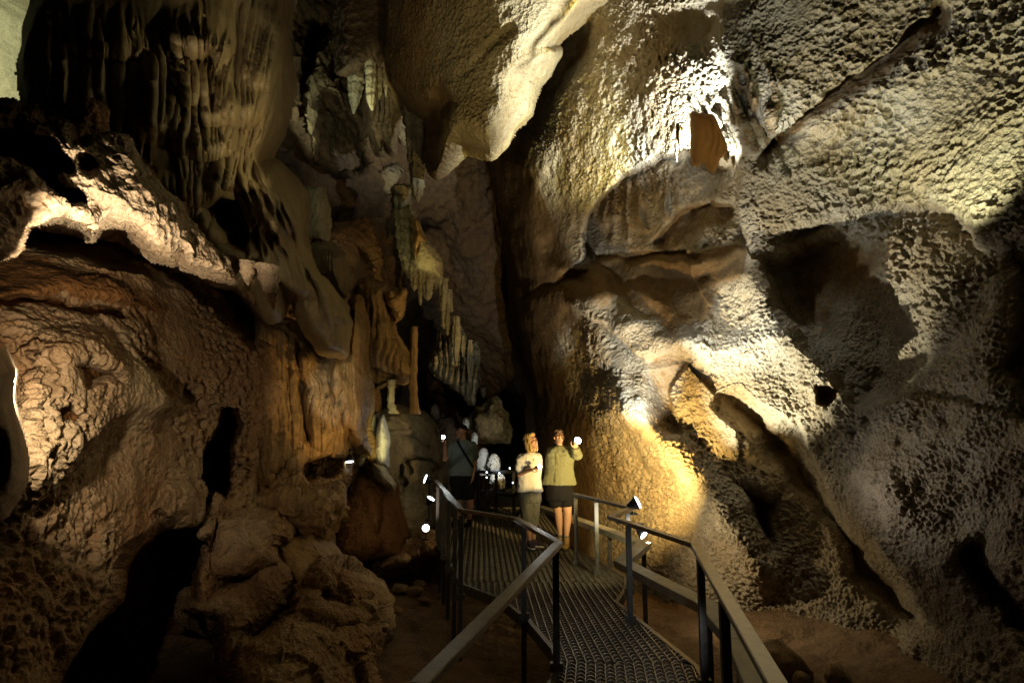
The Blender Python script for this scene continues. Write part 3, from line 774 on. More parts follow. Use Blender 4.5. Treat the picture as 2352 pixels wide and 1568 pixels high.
# grey rock bank behind the cream stalagmite
mass('rock_bank', (830, 1040, 920, 1290), [(840,1000,12),(840,1250,11.2),(1020,1000,13.5),(1020,1250,13)],
  [(838,1290),(840,1120),(846,1060),(870,960),(904,944),(948,946),(975,958),(990,978),(1000,1010),(1008,1050),(1014,1120),(1014,1290)],
  M_GREY, 'cracked grey rock bank behind the cream stalagmite, left of the man with the cap', 'rock bank', R=.8, w=60, seed=161, a=1.0,
  feats=[('line', [(888,984),(915,982),(940,984)], .3, 3), ('line', [(935,1060),(960,1054),(985,1062),(1000,1080)], .3, 4), ('line', [(935,1060),(945,1085)], .3, 4),
         ('line', [(918,1070),(912,1095),(930,1110)], .3, 4), ('poly', [(975,1075),(1010,1075),(1012,1140),(985,1150)], .4, 14), ('line', [(930,1000),(960,1010),(985,1030)], .12, 5)])
mass('rock_mound', (840, 960, 1090, 1270), 11.0, [(760,1290),(770,1180),(785,1110),(820,1075),(860,1082),(900,1115),(915,1180),(930,1240),(925,1290)],
  M_RUST, 'dark brown rock mound below the cream stalagmite', 'rock mound', R=.8, w=60, seed=171) if False else None
mass('rock_mound', (745, 950, 1050, 1290), [(780,1150,10.4),(900,1150,10.8),(900,1260,10.2)],
  [(756,1285),(768,1180),(785,1110),(800,1062),(830,1062),(858,1080),(885,1098),(905,1118),(912,1180),(930,1235),(925,1285)],
  M_RUST, 'dark brown rock mound below the cream stalagmite, right of the amber column', 'rock mound', R=.8, w=60, seed=171, clay=.8,
  feats=[('line', [(890,1110),(870,1170),(860,1220)], .12, 7)])
mass('stalagmite', (850, 900, 940, 1080), [(870,1000,10.9)],
  [(866,1070),(858,1030),(864,985),(872,962),(878,955),(884,975),(889,992),(893,1012),(888,1040),(887,1070)],
  M_WHITE, 'bright cream pointed stalagmite on the dark mound left of the man with the cap', 'stalagmite', R=.25, w=16, seed=181, step=1.0, a=.35, wob=3, margin=6)
mass('flowstone_rib', (815, 880, 940, 1050), [(840,1000,11.2)],
  [(830,975),(836,952),(846,960),(850,945),(864,950),(866,985),(858,1025),(864,1050),(846,1010),(836,990)],
  M_GREY, 'greyish pink fluted ribs leaning against the left of the cream stalagmite', 'flowstone', R=.25, w=14, seed=191, step=1.2, a=.4, fold=.06, fpx=7, wob=3, margin=6)
mass('flowstone_rib', (850, 915, 1055, 1130), [(880,1090,10.6)],
  [(858,1066),(878,1072),(884,1088),(896,1100),(906,1112),(904,1120),(888,1112),(876,1104),(866,1090)],
  M_CREAM, 'thin cream ribbon of flowstone running down from the foot of the cream stalagmite', 'flowstone', R=.15, w=8, seed=196, step=1.0, a=.4, wob=3, margin=6)
mass('rock', (800, 850, 1030, 1085), [(830,1060,10.7)],
  [(806,1066),(812,1046),(826,1040),(838,1050),(836,1066),(824,1074)],
  M_CREAM, 'small pale knobbly rock at the foot of the amber column', 'rock', R=.2, w=12, seed=199, step=1.0, a=.8, wob=4, margin=6)
# canopy (mushroom) with rough underside and its columns
mass('flowstone_canopy', (800, 980, 630, 900), [(850,700,11.6),(940,860,11.0),(840,830,11.4)],
  [(795,720),(822,655),(845,652),(880,662),(885,690),(892,730),(900,770),(925,805),(941,835),(944,862),(930,870),(905,866),(870,880),(838,872),(832,840),(826,815)],
  M_AMBER, 'brown mushroom-shaped flowstone canopy with a rough underside, right of the amber column', 'flowstone', R=.7, w=50, seed=201, fold=.04, fpx=15, a=.5,
  feats=[('poly', [(834,830),(870,838),(905,850),(935,868),(905,880),(870,885),(834,882)], .5, 8, .8)])
mass('flowstone_dome', (690, 800, 550, 700), [(740,620,10.8)],
  [(702,600),(708,575),(730,566),(765,572),(785,590),(787,640),(783,675),(770,668),(750,640),(720,640)],
  M_FLOW, 'small olive dome of flowstone with a dripping fringe, above the amber column', 'flowstone', R=.5, w=30, seed=211, fold=.02, fpx=8, a=.3)
mass('flowstone_lobe', (690, 800, 430, 590), [(720,520,11.4)],
  [(700,480),(706,435),(735,425),(745,470),(752,520),(746,560),(725,555),(700,590)],
  M_CREAM, 'pale folded flowstone lobe behind the curtain edge, above the small olive dome', 'flowstone', R=.4, w=20, seed=221, fold=.03, fpx=17, slope=.4, a=.6)
mass('flowstone_clump', (880, 940, 655, 750), [(905,700,12)],
  [(890,690),(897,672),(910,682),(927,672),(926,710),(918,728),(907,738),(896,722)],
  M_ORANGE, 'ochre lumpy clump of dripstone lit behind the canopy', 'dripstone', R=.3, w=14, seed=231, step=1.0, a=1.2, wob=4, margin=6)

def drip(name, path, d, mat, label, group=None, flutes=7, fl=.15, seed=1, cat='stalactite', n=28, parts=26, flat=1.0):
    """a stalactite or column following the path (x, y, half width) at distance d"""
    rnd = random.Random(seed)
    ys = np.array([p[1] for p in path], float); xs = [p[0] for p in path]; ws = [p[2] for p in path]
    v = []; f = []
    ph = [rnd.uniform(0, 6.28) for _ in range(4)]
    for i in range(parts + 1):
        y = ys[0] + (ys[-1] - ys[0]) * i / parts
        x = np.interp(y, ys, xs); w = np.interp(y, ys, ws) * (1 + .08 * math.sin(i * 1.3 + ph[3]) + rnd.uniform(-.06, .06))
        c = P(x, y, d); r = w / F * d
        for k in range(n):
            a = 2 * PI * k / n
            q = r * (1 + fl * math.sin(flutes * a + ph[0] + .15 * i) + fl * .6 * math.sin((flutes * 2 + 1) * a + ph[1]) + rnd.uniform(-.05, .05))
            v.append((c.x + math.cos(a) * q, c.y + math.sin(a) * q * flat, c.z))
    for i in range(parts):
        for k in range(n):
            k2 = (k + 1) % n
            f.append((i * n + k, (i + 1) * n + k, (i + 1) * n + k2, i * n + k2))
    f.append(tuple(range(n))); f.append(tuple(parts * n + k for k in range(n))[::-1])
    o = mesh_obj(name, v, f, mat, None, True, {'clay': [0.1] * len(v), 'pit': [1] * len(v)})
    return tag(o, label, cat, group)
GS = 'stalactites hanging in the far chamber'
for pth, k in FANGS:
    drip('stalactite', pth, 5.0, M_RIM, ['pale fang-like stalactite at the lower edge of the curtain, left of the longer fang', 'longest pale fang-like stalactite at the lower edge of the flowstone curtain', 'smallest pale fang at the right end of the jagged arch'][k], seed=90 + k, fl=.06, flutes=3, parts=18)
drip('column', [(952,750,7),(950,820,9),(949,880,9),(951,930,10),(952,950,14)], 11.6, M_AMBER, 'slim amber column standing right of the flowstone canopy, floor to roof', seed=3, cat='column', fl=.08)
drip('column', [(900,872,9),(899,900,7),(898,925,8),(904,950,12)], 11.9, M_CREAM, 'short cream column under the flowstone canopy', seed=4, cat='column', fl=.1)
drip('stalactite', [(925,430,22),(922,480,19),(930,560,17),(938,610,15),(940,640,3)], 13.5, M_STAL, 'long pale grey stalactite left of the orange-tipped one, high in the far chamber', GS, seed=5, parts=40)
drip('stalactite', [(945,380,26),(950,250,24),(956,340,19),(958,440,13),(960,464,2)][1:], 13.0, M_STAL, 'long brown striped stalactite beside the ceiling lobe', GS, seed=6, parts=36, fl=.2)
drip('stalactite', [(850,100,4),(852,150,13),(853,200,12),(853,235,9),(855,254,2)], 13.0, M_CREAM, 'bright yellow stalactite, longest of the lit trio high in the far chamber', GS, seed=7, parts=36)
drip('stalactite', [(872,140,5),(872,180,6),(872,215,5),(871,230,1)], 13.1, M_CREAM, 'thin middle stalactite of the lit yellow trio', GS, seed=8)
drip('stalactite', [(879,125,6),(881,170,9),(886,200,6),(887,222,1)], 13.2, M_CREAM, 'rightmost stalactite of the lit yellow trio, thin at its tip', GS, seed=9)
drip('stalactite', [(820,130,20),(818,180,19),(815,220,14),(812,262,2)], 13.8, M_STAL, 'dull brown stalactite left of the lit yellow trio', GS, seed=10, parts=36)
mass('dripstone_curtain', (830, 925, 180, 360), [(880,260,14.0)],
  [(836,190),(905,190),(915,260),(905,300),(898,345),(880,320),(872,350),(862,310),(850,300),(845,250)],
  M_STAL, 'dark fluted dripstone curtain below the lit yellow stalactites', 'dripstone', R=.3, w=14, seed=241, fold=.06, fpx=11, clay=.7)
mass('ceiling_block', (765, 900, -100, 190), [(830,60,12.4)],
  [(780,-130),(782,100),(786,164),(798,166),(806,160),(822,150),(828,166),(840,140),(862,120),(870,150),(884,140),(896,170),(905,-130)],
  M_DARK, 'dark ragged hanging block left of the ceiling lobe, above the lit stalactites', 'rock block', R=.4, w=24, seed=251, clay=1)
mass('calcite_flag', (925, 1030, 470, 650), [(980,560,12.6)],
  [(941,478),(952,500),(962,515),(975,545),(998,578),(1011,600),(1008,634),(985,622),(958,612),(952,596),(963,565),(958,530),(948,505)],
  M_CREAM, 'pale cream calcite flag hanging beside the long grey stalactite', 'calcite flag', R=.25, w=16, seed=261, step=1.2, a=.5, wob=4, margin=6)
mass('calcite_flag', (935, 990, 490, 600), [(965,550,12.3)],
  [(950,500),(960,512),(966,530),(980,555),(968,552),(958,575),(956,590),(954,560),(957,530)],
  M_ORANGE, 'small orange backlit calcite fin on top of the cream flag', 'calcite flag', R=.12, w=8, seed=271, step=1.0, a=.4, wob=3, margin=5)
for k, (x, y0, y1, w) in enumerate([(950,600,668,9),(964,610,702,5),(981,612,690,12),(1000,622,664,5),(1008,590,655,8),(1019,640,756,9),(1033,665,722,6)]):
    drip('stalactite', [(x, y0, w), (x, (y0 + y1) / 2, w * .9), (x + 2, y1 - 8, w * .7), (x + 2, y1, 1)], 13.4 + .15 * k, M_STAL,
      'dim fluted stalactite in the row hanging below the cream flag', GS, seed=20 + k, flutes=5, fl=.28)
mass('dripstone_chandelier', (975, 1115, 735, 940), [(1050,840,14.5)],
  [(990,840),(995,815),(1010,800),(1012,765),(1020,790),(1040,770),(1048,745),(1060,770),(1070,800),(1085,790),(1094,830),(1096,880),(1090,925),(1078,920),(1060,900),(1030,880),(1008,862)],
  M_STAL, 'jagged pale dripstone chandelier hanging low over the dark gap, right of the slim column', 'dripstone', R=.4, w=24, seed=281, step=1.4, fold=.3, fpx=13, a=1.0, clay=.1, wob=5, margin=8)
for k, (x, y0, y1, w) in enumerate([(1028,700,770,5),(1049,725,840,9),(1064,770,820,5),(1080,780,880,7)]):
    drip('stalactite', [(x, y0, w * .6), (x, (y0 + y1) / 2, w), (x, y1, 2)], 14.1, M_STAL, 'fluted stalactite in the row over the jagged chandelier', GS, seed=40 + k, flutes=5, fl=.3)
drip('stalactite', [(1108,890,7),(1110,905,6),(1112,914,1)], 15, M_STAL, 'tiny stalactite right of the jagged chandelier tip', GS, seed=50, parts=10)
# far formations behind the man
def coral(x, y0, y1, w, d, label, seed):
    rnd = random.Random(seed); v = []; f = []; n = 44; parts = 26
    for i in range(parts + 1):
        t = i / parts; y = y0 + (y1 - y0) * t
        c = P(x, y, d)
        prof = max(.05, 1 - (1 - min(t * 1.6, 1)) ** 3) ** .5 * (1 - .22 * max(0, t - .5) / .5)
        for k in range(n):
            a = 2 * PI * k / n
            q = w / F * d * prof * (1 + .10 * math.sin(9 * a + seed) * t + .16 * ((k + seed) % 2) * (.3 + t) + rnd.uniform(-.05, .05))
            v.append((c.x + math.cos(a) * q, c.y + math.sin(a) * q, c.z + rnd.uniform(-.03, .03)))
    for i in range(parts):
        for k in range(n):
            k2 = (k + 1) % n; f.append((i * n + k, (i + 1) * n + k, (i + 1) * n + k2, i * n + k2))
    f.append(tuple(range(n)))
    return tag(mesh_obj('stalagmite', v, f, M_WHITE, None, True, {'clay': [0.1] * len(v), 'pit': [1] * len(v)}), label, 'stalagmite')
coral(1110, 1030, 1090, 15, 15.5, 'bushy white stalagmite right behind the man with the cap, taller of the pair', 5)
coral(1134, 1043, 1090, 14, 15.2, 'rounded white stalagmite, lower right one of the pair behind the man', 6)
coral(1142, 1086, 1125, 17, 14.8, 'dim cream stalagmite seen under the far black railing', 7)
coral(1090, 994, 1020, 7, 15.6, 'small white calcite knob beside the man\'s shoulder', 8)
coral(1070, 960, 982, 7, 15.8, 'small white calcite knob above the man\'s cap', 9)
coral(1000, 930, 962, 9, 15.6, 'small cream calcite knob above the grey rock bank', 12)
mass('rock_dome', (1075, 1190, 905, 1020), [(1130,960,18)],
  [(1094,1010),(1092,960),(1100,945),(1120,945),(1128,928),(1136,926),(1142,940),(1160,955),(1166,985),(1160,1010)],
  M_STAL, 'dim grey domed rock in the dark behind the man, above the white stalagmites', 'rock', R=.6, w=26, seed=291, step=1.6, a=1.0)
mass('rock_mound', (960, 1110, 930, 1180), [(1030,1050,16.5)],
  [(975,1180),(985,1000),(990,965),(1010,950),(1040,955),(1062,970),(1080,1010),(1095,1060),(1098,1180)],
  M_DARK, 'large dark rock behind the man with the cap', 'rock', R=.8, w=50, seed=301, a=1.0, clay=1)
# drapery and small stalactites at the hot spot of the right wall
dr = Relief(1570, 1690, 250, 410, 1.2, [(1630,330,7.9),(1595,300,7.9),(1665,380,7.95)])
dr.D -= .010 * np.cos((dr.X + dr.wx * 16) / 21 * 2 * PI) 
dr.outline([(1590,262),(1612,266),(1636,268),(1652,300),(1666,330),(1668,348),(1660,356),(1650,362),(1646,378),(1638,394),(1630,386),(1623,373),(1612,370),(1604,377),(1594,376),(1590,360),(1592,310)], R=.06, w=6, margin=6, wob=2.5, back=.15)
dr.rough(lambda p: fbm(p * np.array([2, 2, .4]), 4, 3, 311) * .02)
dr.pit *= 0
nt = (M_DRAPE := M_ORANGE.copy()).node_tree
tr = nt.nodes.new('ShaderNodeBsdfTranslucent'); tr.inputs[0].default_value = (.75, .42, .14, 1)
mx = nt.nodes.new('ShaderNodeMixShader'); mx.inputs[0].default_value = .55
pb = nt.nodes['Principled BSDF']; outn = [n for n in nt.nodes if n.type == 'OUTPUT_MATERIAL'][0]
nt.links.new(pb.outputs[0], mx.inputs[1]); nt.links.new(tr.outputs[0], mx.inputs[2]); nt.links.new(mx.outputs[0], outn.inputs[0])
tag(dr.make('drapery', M_DRAPE), 'flat orange-brown drapery hanging in the bright niche of the right wall', 'drapery')
for k, (x, y0, y1, w) in enumerate([(1553,330,372,4),(1563,286,345,11),(1668,350,372,8),(1684,360,386,4)]):
    drip('stalactite', [(x, y0, w), (x, (y0 + y1) / 2, w * .8), (x + 1, y1, 1)], 8.95, M_ORANGE,
      ['thin orange stalactite on the lip left of the orange drapery', 'stubby orange dripstone just left of the orange drapery', 'stubby orange dripstone just right of the orange drapery', 'small orange spike right of the drapery above the bright crack'][k], seed=60 + k, parts=14)
# ============================================================ floor, walkway, railings
M_SOIL = rock_mat('brown_soil', (0.26, 0.17, 0.09), (0.19, 0.115, 0.055), (0.26, 0.15, 0.07), (0.19, 0.11, 0.05), pits=20, pit_amt=0.012, rough=.9)
def ground_z(x, y):
    """height of the cave floor"""
    z = -0.62 + 0.0 * x
    cx = 0.3 + 0.05 * y
    z = z + 0.30 * sstep(1.2, 4.2, x - cx * .5) + 0.10 * sstep(1.0, 3.2, -(x)) 
    z = z - 0.25 * sstep(12, 22, y)
    return z
gx = np.arange(-9, 9.01, .045); gy = np.arange(1.0, 30, .06)
GX, GY = np.meshgrid(gx, gy)
gp = np.stack([GX, GY, ground_z(GX, GY)], -1)
gp[..., 2] += fbm(gp, .8, 4, 401) * .16 + fbm(gp, 4, 4, 402) * .05
q1, _ = worley(gp, 2.2, 403)
gp[..., 2] += np.clip(.35 - q1, 0, 1) * .25 * (fbm(gp, .9, 2, 404) > .05)
idx = np.arange(GX.size).reshape(GX.shape)
quads = np.stack([idx[:-1, :-1], idx[:-1, 1:], idx[1:, 1:], idx[1:, :-1]], -1).reshape(-1, 4)
tag(mesh_obj('ground', gp.reshape(-1, 3), quads, M_SOIL, None, True, {'clay': np.zeros(GX.size), 'pit': np.ones(GX.size)}), kind='structure')
def gz(x, y): return float(ground_z(np.array(float(x)), np.array(float(y))))

M_STEEL = plain('galvanised_steel', (0.44, 0.40, 0.32), .36, .85, noise=.45, nscale=14, bump=.0006, bscale=120)
M_POST = plain('dark_steel_post', (0.16, 0.15, 0.13), .45, .8, noise=.4, nscale=18)
M_BEAM = plain('worn_grey_beam', (0.46, 0.43, 0.33), .55, .3, noise=.4, nscale=9, bump=.001, bscale=60)
M_GRATE = plain('grating_steel', (0.29, 0.26, 0.20), .42, .75, noise=.4, nscale=6)
M_BLACK = plain('black_metal', (0.02, 0.02, 0.02), .5, .3)

# --- grating deck
DECK = [G(*q) for q in [(1066,1341),(1012,1262),(1002,1215),(1040,1186),(1120,1166),(1243,1168),(1313,1256),(1438,1324),(1438,1346),(1416,1381),(1602,1529),(1622,1568),(1690,1700)]] + [Vector((.42, 1.2, 0)), Vector((.02, 1.2, 0))] + [G(*q) for q in [(1232,1700),(1262,1568),(1286,1537),(1272,1490),(1216,1424),(1153,1373)]]
def inpoly(x, y, pl):
    c = False; n = len(pl)
    for i in range(n):
        a, b = pl[i], pl[(i + 1) % n]
        if (a[1] > y) != (b[1] > y) and x < (b[0] - a[0]) * (y - a[1]) / (b[1] - a[1]) + a[0]: c = not c
    return c
seam1 = G(1250, 1334).y      # seam across the deck
seam2 = G(1400, 1521).y      # seam in the foreground
def grating(name, y0, y1, ang, parent, label=None, pw=.076, rp=.078):
    """planks of arched slots running along ang, clipped to the deck outline"""
    mb = MB()
    d = Vector((math.sin(ang), math.cos(ang), 0)); s = Vector((d.y, -d.x, 0))
    ok = lambda q: y0 <= q.y <= y1 and inpoly(q.x, q.y, DECK)
    c0 = Vector((0, (y0 + y1) / 2, 0))
    Lm = (y1 - y0) / 2 + 3.0
    for i in range(-40, 41):
        b = c0 + s * (i * pw)
        # side web of each plank: short pieces so that it follows the outline
        t = -Lm; run = None
        while t < Lm:
            q = b + d * t
            o_ = ok(q)
            if o_ and run is None: run = t
            if (not o_ or t + .1 >= Lm) and run is not None:
                a, e = b + d * run, b + d * t
                if (e - a).length > .05: mb.bar(a + Vector((0, 0, -.020)), e + Vector((0, 0, -.020)), .010, .024)
                run = None
            t += .1
        t = -Lm + (i % 2) * rp / 2
        while t < Lm:
            q = b + s * (pw / 2) + d * t
            if ok(q):
                # one arched rung
                v = []; n = 5
                for k in range(n):
                    u = (k / (n - 1) - .5)
                    p = q + s * (u * (pw - .006)) + d * (.026 * (1 - 4 * u * u))
                    z = -.008 + .010 * (1 - 4 * u * u)
                    for o_, zz in ((-.018, z - .018), (-.018, z), (.018, z - .006), (.018, z - .020)):
                        v.append((p.x + d.x * o_, p.y + d.y * o_, zz))
                f = [(0, 1, 2, 3), (n * 4 - 1, n * 4 - 2, n * 4 - 3, n * 4 - 4)]
                for k in range(n - 1):
                    a = k * 4
                    f += [(a, a + 4, a + 5, a + 1), (a + 1, a + 5, a + 6, a + 2), (a + 2, a + 6, a + 7, a + 3), (a + 3, a + 7, a + 4, a)]
                mb.add(v, f)
            t += rp
    o = mb.build(name, M_GRATE, parent)
    return o
walk = empty('walkway', (0.6, 4.5, 0))
tag(walk, kind='structure')
dirA = G(1240, 1300) - G(1180, 1262)
angA = math.atan2(*( (G(1130, 1330) - G(1085, 1262)).xy ))
angB = math.atan2(*((G(1560, 1510) - G(1330, 1345)).xy))
grating('grating', 0.8, seam2 - .006, 0.12, walk)
grating('grating', seam2 + .006, seam1 - .006, -0.05, walk)
grating('grating', seam1 + .006, 20, -0.05, walk)
# edge beams under the deck rim
mb = MB()
for i in range(len(DECK)):
    a, b = DECK[i], DECK[(i + 1) % len(DECK)]
    if a.y < 1.3 and b.y < 1.3: continue
    mb.bar(a + Vector((0, 0, -.055)), b + Vector((0, 0, -.055)), .045, .11)
mb.build('edge_beam', M_POST, walk)
mb = MB()
for y in np.arange(2.0, 12.5, .9):
    xs = [x for x in np.arange(-2, 3, .02) if inpoly(x, y, DECK)]
    if xs: mb.bar((xs[0], y, -.085), (xs[-1], y, -.085), .06, .1)
mb.build('cross_beam', M_POST, walk)

def railing(name, label, cat, corners, posts, h=.92, w=.075, t=.038, post=.05, foot=-.7, group=None, mat=M_STEEL):
    """top rail through the corner points, posts as separate parts"""
    c = Vector(corners[len(corners) // 2]); r = empty(name, (c.x, c.y, 0))
    tag(r, label, cat, group)
    pts = [Vector(p) for p in corners]
    n = len(pts)
    mb = MB()
    for i in range(n - 1):
        def mit(j):
            if j <= 0 or j >= n - 1: return 0.0
            a = (pts[j] - pts[j - 1]).normalized(); b = (pts[j + 1] - pts[j]).normalized()
            ang = a.angle(b); s = 1 if a.cross(b).z > 0 else -1
            return s * math.tan(min(ang, 2.6) / 2)
        mb.bar(pts[i], pts[i + 1], w, t, -mit(i), mit(i + 1))
    child = mb.build('top_rail', mat, r, bevel=.004)
    for q in posts:
        q = Vector(q)
        m = MB()
        z1 = q.z - t / 2 - .001
        m.box((q.x, q.y, (z1 + foot) / 2), (post, post, z1 - foot))
        m.box((q.x, q.y, .03), (post + .05, post + .012, .06))
        m.build('post', M_POST, r, bevel=.003)
    return r
HR = .92
left_c = [G(960,1580,HR), G(1283,1248,HR), G(1186,1192,HR), G(1059,1171,HR), G(1001,1104,HR)]
left_c[0] = left_c[1] + (left_c[0] - left_c[1]) * 1.0
railing('handrail', 'angled steel handrail on the left side of the walkway, bending back at the foreground corner', 'handrail', left_c,
  [G(1276,1257,HR), G(1203,1200,HR), G(1060,1178,HR), G(1046,1160,HR), G(1032,1146,HR), G(1022,1133,HR), G(1013,1122,HR), G(1006,1114,HR), left_c[0] + (left_c[1] - left_c[0]) * .03])
right_c = [G(1320,1135,HR), G(1450,1167,HR), G(1403,1188,HR), G(1597,1252,HR), G(1800,1600,HR)]
railing('handrail', 'zigzag steel handrail on the right side of the walkway, nearest the bright wall', 'handrail', right_c,
  [G(1322,1139,HR), G(1369,1150,HR), G(1441,1172,HR), G(1443,1203,HR), G(1608,1276,HR), G(1662,1372,HR), G(1795,1590,HR)])
# low wide ledge beam outside the posts
ZB = .43
bc = [G(1240,1166,ZB), G(1322,1194,ZB), G(1400,1222,ZB), G(1478,1252,ZB), G(1428,1294,ZB), G(1625,1395,ZB), G(1700,1480,ZB), G(1770,1640,ZB)]
r = empty('ledge_rail', (bc[3].x, bc[3].y, 0)); tag(r, 'wide low zigzag ledge beam running outside the right handrail at knee height', 'ledge rail')
mb = MB()
for i in range(len(bc) - 1):
    def mit(j):
        if j <= 0 or j >= len(bc) - 1: return 0.0
        a = (bc[j] - bc[j - 1]).normalized(); b = (bc[j + 1] - bc[j]).normalized()
        return (1 if a.cross(b).z > 0 else -1) * math.tan(min(a.angle(b), 2.6) / 2)
    mb.bar(bc[i], bc[i + 1], .17, .075, -mit(i), mit(i + 1))
mb.build('beam', M_BEAM, r, bevel=.004)
for q in (bc[1], bc[2], bc[3], bc[5], bc[6]):
    m = MB(); m.box((q.x, q.y, (-.6 + ZB - .04) / 2), (.05, .05, ZB - .04 + .6)); m.build('bracket_post', M_POST, r)
# far black railings beyond the man
def far_rail(name, pts, zt, label, group='black railings along the far walkway'):
    c = P(*pts[0]); r = empty(name, (c.x, c.y, 0)); tag(r, label, 'railing', group)
    p3 = [P(*q) for q in pts]
    for dz in (0, .4):
        mb = MB()
        for a, b in zip(p3, p3[1:]): mb.bar(a - Vector((0, 0, dz)), b - Vector((0, 0, dz)), .06, .07)
        mb.build('rail', M_BLACK, r)
    for k, q in enumerate(p3):
        m = MB(); m.box((q.x, q.y, q.z - .62), (.07, .07, 1.22)); m.build('post', M_BLACK, r)
far_rail('far_railing', [(1098,1083,14.0),(1140,1085,14.2),(1180,1082,14.4)], 0, 'black two-bar railing in front of the white stalagmites')
far_rail('far_railing', [(1120,1130,12.8),(1180,1138,12.6),(1200,1120,12.9)], 0, 'low black railing further right, in the dark behind the woman in white')
# far deck continuing into the dark
mb = MB()
for k in range(26):
    a = G(1085 + k * 5.5, 1166); b = Vector((a.x + .1, a.y + 7.0, -.1))
    mb.bar(a, b, .05, .02)
mb.build('far_decking', M_GRATE, walk)
# cables and rubble
def rubble(seed, n, xr, yr, r0, r1, group, label, cat='rock'):
    rnd = random.Random(seed)
    for k in range(n):
        x, y = rnd.uniform(*xr), rnd.uniform(*yr); s = rnd.uniform(r0, r1)
        bm = bmesh.new(); bmesh.ops.create_icosphere(bm, subdivisions=3, radius=s)
        V = np.array([v.co[:] for v in bm.verts]); off = fbm(V + k * 7.3, 2.2 / s * .35, 3, seed + k) * .55 + 1
        for v, q in zip(bm.verts, off): v.co = v.co * float(q); v.co.z *= .6
        me = bpy.data.meshes.new('rock'); bm.to_mesh(me); bm.free(); 
        for at in ('clay', 'pit'):
            a = me.attributes.new(at, 'FLOAT', 'POINT'); a.data.foreach_set('value', [.4] * len(me.vertices))
        me.shade_smooth(); me.materials.append(M_RUST)
        o = bpy.data.objects.new('rock', me); COL.objects.link(o); o.location = (x, y, gz(x, y) + s * .25); o.rotation_euler.z = rnd.uniform(0, 6)
        tag(o, label, cat, group)
rubble(5, 46, (-1.4, .05), (3.6, 6.8), .025, .11, 'stones under the left handrail', 'small brown stone on the soil under the left handrail')
rubble(6, 12, (-2.6, -1.2), (7.5, 11.5), .06, .16, 'stones beside the far left posts', 'brown stone on the soil between the boulder and the rail posts')
for k, (x, y, s) in enumerate([(1790,1540,.22),(1925,1555,.12),(1840,1568,.08)]):
    q = G(x, y, -.4)
    bm = bmesh.new(); bmesh.ops.create_icosphere(bm, subdivisions=4, radius=s)
    V = np.array([v.co[:] for v in bm.verts]); off = fbm(V + k * 3.1, 4, 4, 440 + k) * .6 + 1
    for v, qq in zip(bm.verts, off): v.co = v.co * float(qq)
    me = bpy.data.meshes.new('rock'); bm.to_mesh(me); bm.free()
    for at in ('clay', 'pit'):
        a = me.attributes.new(at, 'FLOAT', 'POINT'); a.data.foreach_set('value', [.4] * len(me.vertices))
    me.shade_smooth(); me.materials.append(M_RUST)
    o = bpy.data.objects.new('rock', me); COL.objects.link(o); o.location = q
    tag(o, ['dark rough rock on the soil right of the near handrail end', 'small pale-topped rock near the bottom right, beside the dark one', 'small flat stone between the dark rock and the pale-topped one'][k], 'rock')
# ============================================================ people
from mathutils.bvhtree import BVHTree
M_SKIN = plain('skin', (0.46, 0.26, 0.17), .5, 0, .4, noise=.12, nscale=60)
M_SKIN2 = plain('fair_skin', (0.50, 0.31, 0.22), .5, 0, .4, noise=.12, nscale=60)
M_TEE = plain('white_cotton', (0.78, 0.77, 0.70), .9, 0, .1, noise=.06, nscale=40, bump=.0008, bscale=400)
M_PANTS = plain('grey_trousers', (0.13, 0.135, 0.12), .85, 0, .15, noise=.2, nscale=30, bump=.001, bscale=300)
M_KHAKI = plain('khaki_shirt', (0.18, 0.19, 0.11), .85, 0, .15, noise=.15, nscale=30, bump=.0008, bscale=400)
M_BLACKC = plain('black_cloth', (0.009, 0.009, 0.010), .85, 0, .15)
M_BLUET = plain('slate_blue_cotton', (0.14, 0.19, 0.20), .9, 0, .1, noise=.12, nscale=30, bump=.0008, bscale=400)
M_BLOND = plain('blonde_hair', (0.56, 0.40, 0.16), .5, 0, .4, noise=.5, nscale=70, bump=.004, bscale=120)
M_BROWN = plain('dark_hair', (0.05, 0.03, 0.02), .5, 0, .4)
M_TAN = plain('tan_leather', (0.34, 0.22, 0.08), .75, 0, .2, noise=.35, nscale=40)
M_SOLE = plain('white_sole', (0.75, 0.75, 0.78), .6)
M_SHOE = plain('dark_trainer', (0.06, 0.045, 0.07), .7, noise=.4, nscale=60)
M_EYE = plain('eye_dark', (0.03, 0.02, 0.02), .2)
M_LIP = plain('lips', (0.45, 0.18, 0.14), .45)
M_TEETH = plain('teeth', (0.8, 0.78, 0.7), .3)
M_TORCH = plain('torch_body', (0.03, 0.03, 0.035), .4, .5)
M_LED = plain('led_glass', (0.9, 0.95, 1), .2, emit=(0.88, 0.97, 1.0), estr=60)

